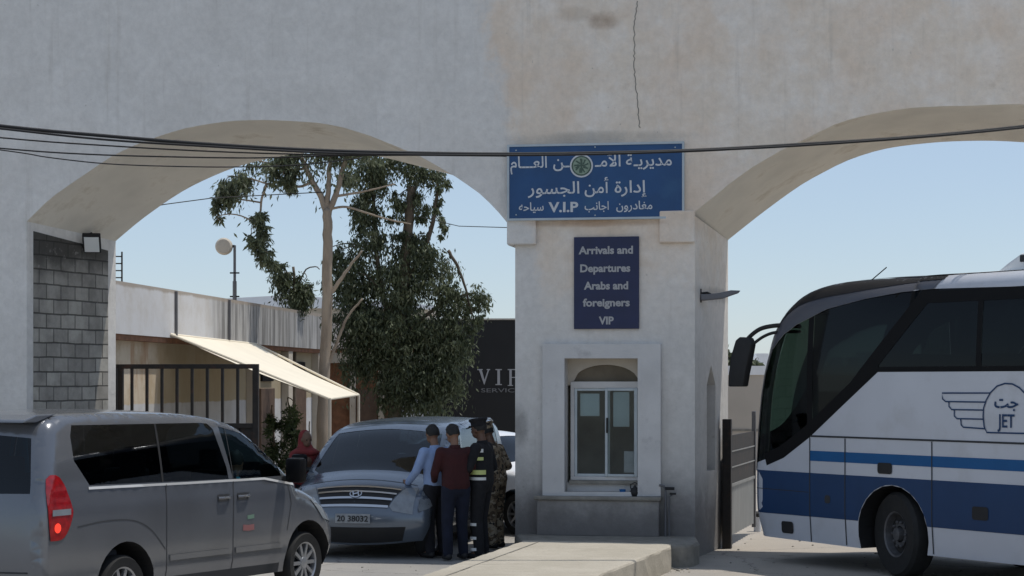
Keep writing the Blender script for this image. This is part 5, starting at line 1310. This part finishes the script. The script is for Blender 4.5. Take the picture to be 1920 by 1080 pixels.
def person(label, loc, rz, arms, legs, skin, shirt, trousers, shoes='black', hair='hair', lean=(0, 0), headyaw=0., headnod=0., sc=1., cap=None, tuck=False, group='people standing by the blue-silver minivan', build=1.):
    """faces +x. arms / legs: ((elbow), (wrist), (finger direction)) and ((knee), (ankle)), left (+y) side first"""
    t = thing('person', label, 'person', loc, rz, group); t.scale = (sc, sc, sc)
    lx, ly = lean; P = lambda x, y, z: V3((x + lx * max(0, z - .92), y + ly * max(0, z - .92), z))
    pel = P(0, 0, .96); wa = P(.01, 0, 1.10); ch = P(.01, 0, 1.30); nk = P(-.01, 0, 1.45); hd = P(.035, 0, 1.62) + V3((headnod * .05, 0, -headnod * .02))
    HR = Matrix.Rotation(headyaw, 4, 'Z') @ Matrix.Rotation(headnod, 4, 'Y')
    hp = lambda x, y, z: hd + HR @ V3((x, y, z))
    segs = [(pel, .12, wa, .115), (wa, .115, ch, .13), (ch, .12, nk, .06), (nk, .055, hp(-.02, 0, -.06), .052)]
    ell = [(hp(0, 0, .02), (.092, .073, .105), HR), (hp(.025, 0, -.045), (.066, .056, .066), HR), (hp(.005, .073, -.005), (.022, .011, .032), HR), (hp(.005, -.073, -.005), (.022, .011, .032), HR), (hp(.088, 0, -.018), (.018, .013, .022), HR), (hp(.082, 0, -.062), (.012, .022, .008), HR)]
    up = []; fo = []
    for sg, (el, wr, fd) in ((1, arms[0]), (-1, arms[1])):
        sh_ = P(0, sg * .172 * build, 1.385); el, wr, fd = V3(el), V3(wr), V3(fd).normalized()
        segs += [(ch + V3((0, sg * .05, .07)), .07, sh_, .06), (sh_, .056, el, .043), (el, .042, wr, .028)]
        up.append((sh_, el)); fo.append((el, wr))
        side = fd.cross(V3((0, sg, 0))); side = V3((1, 0, 0)) if side.length < .1 else side.normalized()
        pe = wr + fd * .085; segs.append((wr, .028, pe, .030)); curl = V3((0, -sg, 0))
        for k in range(4):
            o_ = side * (.030 - .020 * k); ln_ = (.070, .078, .073, .058)[k]; a = pe + o_; b = a + (fd + curl * .25).normalized() * ln_ * .55; c = b + (fd + curl * .9).normalized() * ln_ * .5
            segs += [(wr + fd * .03 + o_ * .6, .014, a, .011), (a, .010, b, .009), (b, .009, c, .008)]
        a = wr + fd * .03 + side * .028; b = a + (fd * .7 + side * .8).normalized() * .045; segs += [(a, .013, b, .011), (b, .011, b + (fd + curl * .3).normalized() * .03, .009)]
    lg = []
    for sg, (kn, an) in ((1, legs[0]), (-1, legs[1])):
        hip = P(0, sg * .088 * build, .92); kn, an = V3(kn), V3(an); lg.append((hip, kn, an))
        segs += [(hip, .085, kn, .055), (kn, .052, an, .038), (an, .038, an + V3((.12, 0, -.055)), .03)]
    solid(segs, .009, 'body', skin, t, 2, ell)
    # shirt: torso and sleeves
    b = build; hem = .88 if not tuck else .97
    s = [(P(0, .055 * b, 1.33), .125, P(0, -.055 * b, 1.33), .125), (P(0, .05 * b, hem + .1), .128 * b, P(0, -.05 * b, hem + .1), .128 * b), (P(0, .05, hem + .1), .127 * b, P(0, .05, 1.32), .125), (P(0, -.05, hem + .1), .127 * b, P(0, -.05, 1.32), .125), (P(0, 0, hem + .1), .13 * b, P(.0, 0, 1.3), .135), (P(-.005, 0, 1.38), .10, nk + V3((0, 0, -.02)), .07)]
    for i, (a, e) in enumerate(up): s += [(ch + V3((0, (.09, -.09)[i], .06)), .085, a, .078), (a, .074, e, .058), (fo[i][0], .057, fo[i][0].lerp(fo[i][1], .93), .044)]
    so_ = solid(s, .014, 'shirt', shirt, t, 3)
    mb = MB(); mb.tube([nk + V3((0, 0, -.012)), nk + V3((.004, 0, .03))], [.078, .066], 16, False); mb.build('collar', shirt, so_, smooth='all')
    s = []
    for sg, (hip, kn, an) in zip((1, -1), lg): s += [(hip, .105, kn, .078), (kn, .078, an + V3((0, 0, .0)), .066)]
    s += [(P(0, .05, .93), .125, P(0, -.05, .93), .125), (P(0, .04, 1.0), .122, P(0, -.04, 1.0), .122)]
    solid(s, .014, 'trousers', trousers, t, 3)
    for sg, (hip, kn, an) in zip((1, -1), lg):
        solid([(an + V3((-.04, 0, -.045)), .044, an + V3((.06, 0, -.048)), .042), (an + V3((.06, 0, -.048)), .042, an + V3((.16, 0, -.058)), .032)], .011, 'shoe', shoes, t, 1)
    # eyes
    mb = MB(); mb.sphere(hp(.079, .03, .012), .011, 8, 6); mb.sphere(hp(.079, -.03, .012), .011, 8, 6); mb.build('eyes', 'eye', t, smooth='all')
    if hair:
        mb = MB(); vs = []; n = 20
        rr_ = random.Random(int(loc[0] * 100))
        for i in range(9):
            th = R(4 + i * 13.5)
            for k in range(n):
                ph = 2 * math.pi * k / n; fr = math.cos(ph)
                tt = min(th, R(62) if fr > .55 else R(88) if fr > .1 else R(112))
                vs.append(hp(-.008 + .103 * math.sin(tt) * math.cos(ph), .086 * math.sin(tt) * math.sin(ph), .026 + .116 * math.cos(tt)) + V3((rr_.uniform(-1, 1), rr_.uniform(-1, 1), rr_.uniform(-1, 1))) * .005)
        mb.add(vs, [(i * n + k, i * n + (k + 1) % n, (i + 1) * n + (k + 1) % n, (i + 1) * n + k) for i in range(8) for k in range(n)] + [tuple(range(n))]); mb.build('hair', hair, t, smooth='all')
    if cap:
        mb = MB(); prof = [(.001, .15), (.06, .15), (.115, .145), (.122, .125), (.10, .095), (.098, .05), (.09, .045)]
        mt = Matrix.Translation(hp(-.01, 0, -.005)) @ HR @ Matrix.Rotation(R(90), 4, 'X'); mb.lathe([(r_ , y_) for r_, y_ in prof], 24, mt)
        vs = [hp(.075, -.07, .06), hp(.105, -.04, .06), hp(.115, 0, .06), hp(.105, .04, .06), hp(.075, .07, .06), hp(.11, .065, .045), hp(.155, .035, .035), hp(.165, 0, .033), hp(.155, -.035, .035), hp(.11, -.065, .045)]
        mb.add(vs + [v - V3((0, 0, .006)) for v in vs], [tuple(range(10)), tuple(range(19, 9, -1))] + [(i, i + 10, (i + 1) % 10 + 10, (i + 1) % 10) for i in range(10)]); mb.build('cap', cap, t, smooth=1)
    return t
std = (((.02, .10, .50), (-.02, .11, .10)), ((.03, -.10, .50), (.0, -.11, .10)))
def px_ground(px, Y): return Vector(((px - 960) / F * Y, Y, 0))
# facing the van (away from us and to the left)
person('man in a light blue shirt and dark trousers touching the minivan bonnet', px_ground(818, 25.0), R(128),
       (((.07, .27, 1.15), (.27, .27, .98), (1, .1, -.3)), ((.02, -.25, 1.13), (.14, -.23, .92), (.5, 0, -1))), std, 'skin', 'shirtblue', 'charcoal', sc=.99, headyaw=R(10), headnod=R(8), lean=(.07, 0))
person('man in a maroon shirt and navy jeans between the blue-shirted man and the officer', px_ground(855, 24.65), R(112),
       (((.06, .27, 1.12), (.26, .20, 1.02), (1, 0, -.1)), ((.04, -.27, 1.12), (.27, -.19, 1.05), (1, .1, 0))), (((.03, .11, .50), (-.03, .12, .10)), ((.06, -.10, .50), (.05, -.12, .10))), 'skin', 'maroon', 'jeans', sc=1.0, headyaw=R(25), headnod=R(14), lean=(.03, .03), build=1.08)
off = person('police officer in black uniform and cap with reflective bands facing the van', px_ground(903, 24.9), R(158),
       (((.06, .28, 1.14), (.30, .14, 1.14), (1, -.2, 0)), ((-.04, -.29, 1.14), (.14, -.22, .98), (1, .2, -.4))), (((.03, .10, .50), (-.02, .12, .10)), ((.05, -.11, .50), (.02, -.13, .10))), 'skindark', 'blackcloth', 'blackcloth', cap='blackcloth', sc=1.035, headnod=R(8), build=1.1)
# reflective bands on the vest, arm and trouser leg
def band(parent, z, r, h_, m, a0, a1, cx=0, cy=0, ry=None):
    n = 20; mb = MB(); vs = []; ry = ry or r
    for i in range(n + 1):
        a = R(a0 + (a1 - a0) * i / n); vs += [(cx + r * math.cos(a), cy + ry * math.sin(a), z - h_), (cx + r * math.cos(a), cy + ry * math.sin(a), z + h_)]
    mb.add(vs, [(2 * i, 2 * i + 2, 2 * i + 3, 2 * i + 1) for i in range(n)]); mb.build('reflective_band', m, parent, smooth='all')
band(off, 1.36, .145, .022, 'reflect', -10, 130, 0, 0, .215)
band(off, 1.26, .148, .020, 'hiviz', 20, 130, 0, 0, .215)
band(off, 1.09, .150, .028, 'hiviz', -20, 140, 0, 0, .205)
band(off, 1.01, .150, .018, 'reflect', -20, 140, 0, 0, .20)
for z_ in (.44, .27, .13): band(off, z_, .088, .018, 'reflect', 40, 110, .02, .11, .088)
person('soldier in desert camouflage standing half hidden behind the police officer', px_ground(930, 26.4), R(150),
       (((.04, .28, 1.14), (.26, .16, 1.10), (1, 0, 0)), ((-.02, -.31, 1.14), (.20, -.22, 1.06), (1, .2, 0))), std, 'skindark', 'camo', 'camo', cap='camo', sc=.985, lean=(.10, .06), headnod=R(20), build=1.12)
person('person with dark red head scarf and red top between the two minivans', px_ground(572, 26.3), R(-60),
       (((.02, .26, 1.14), (.12, .24, .92), (.3, 0, -1)), ((.02, -.26, 1.14), (.12, -.24, .92), (.3, 0, -1))), std, 'skindark', 'redscarf', 'charcoal', hair=None, sc=.93, headnod=R(12))
sp_ = [o for o in C.objects if o.name.startswith('person') and 'scarf' in o.get('label', '')][0]
solid([((-.02, 0, 1.60), .10, (-.02, 0, 1.50), .10), ((.0, .03, 1.47), .10, (.0, -.03, 1.47), .10)], .012, 'head_scarf', 'redscarf', sp_, 2, [((-.012, 0, 1.645), (.108, .092, .118)), ((.01, 0, 1.43), (.16, .20, .08))])

vm = Matrix.Translation(van1.location) @ Matrix.Rotation(van1.rotation_euler.z, 4, 'Z'); sp = vm @ Vector((2.25, -.60, -.18))
person('passenger in a teal shirt seated behind the front side window of the silver minivan', sp, van1.rotation_euler.z,
       (((.06, .25, 1.16), (.26, .14, 1.04), (1, 0, 0)), ((.10, -.25, 1.16), (.30, -.16, 1.06), (1, 0, 0))), (((.42, .12, .95), (.50, .12, .58)), ((.42, -.12, .95), (.50, -.12, .58))), 'skin', 'teal', 'charcoal', group=None)
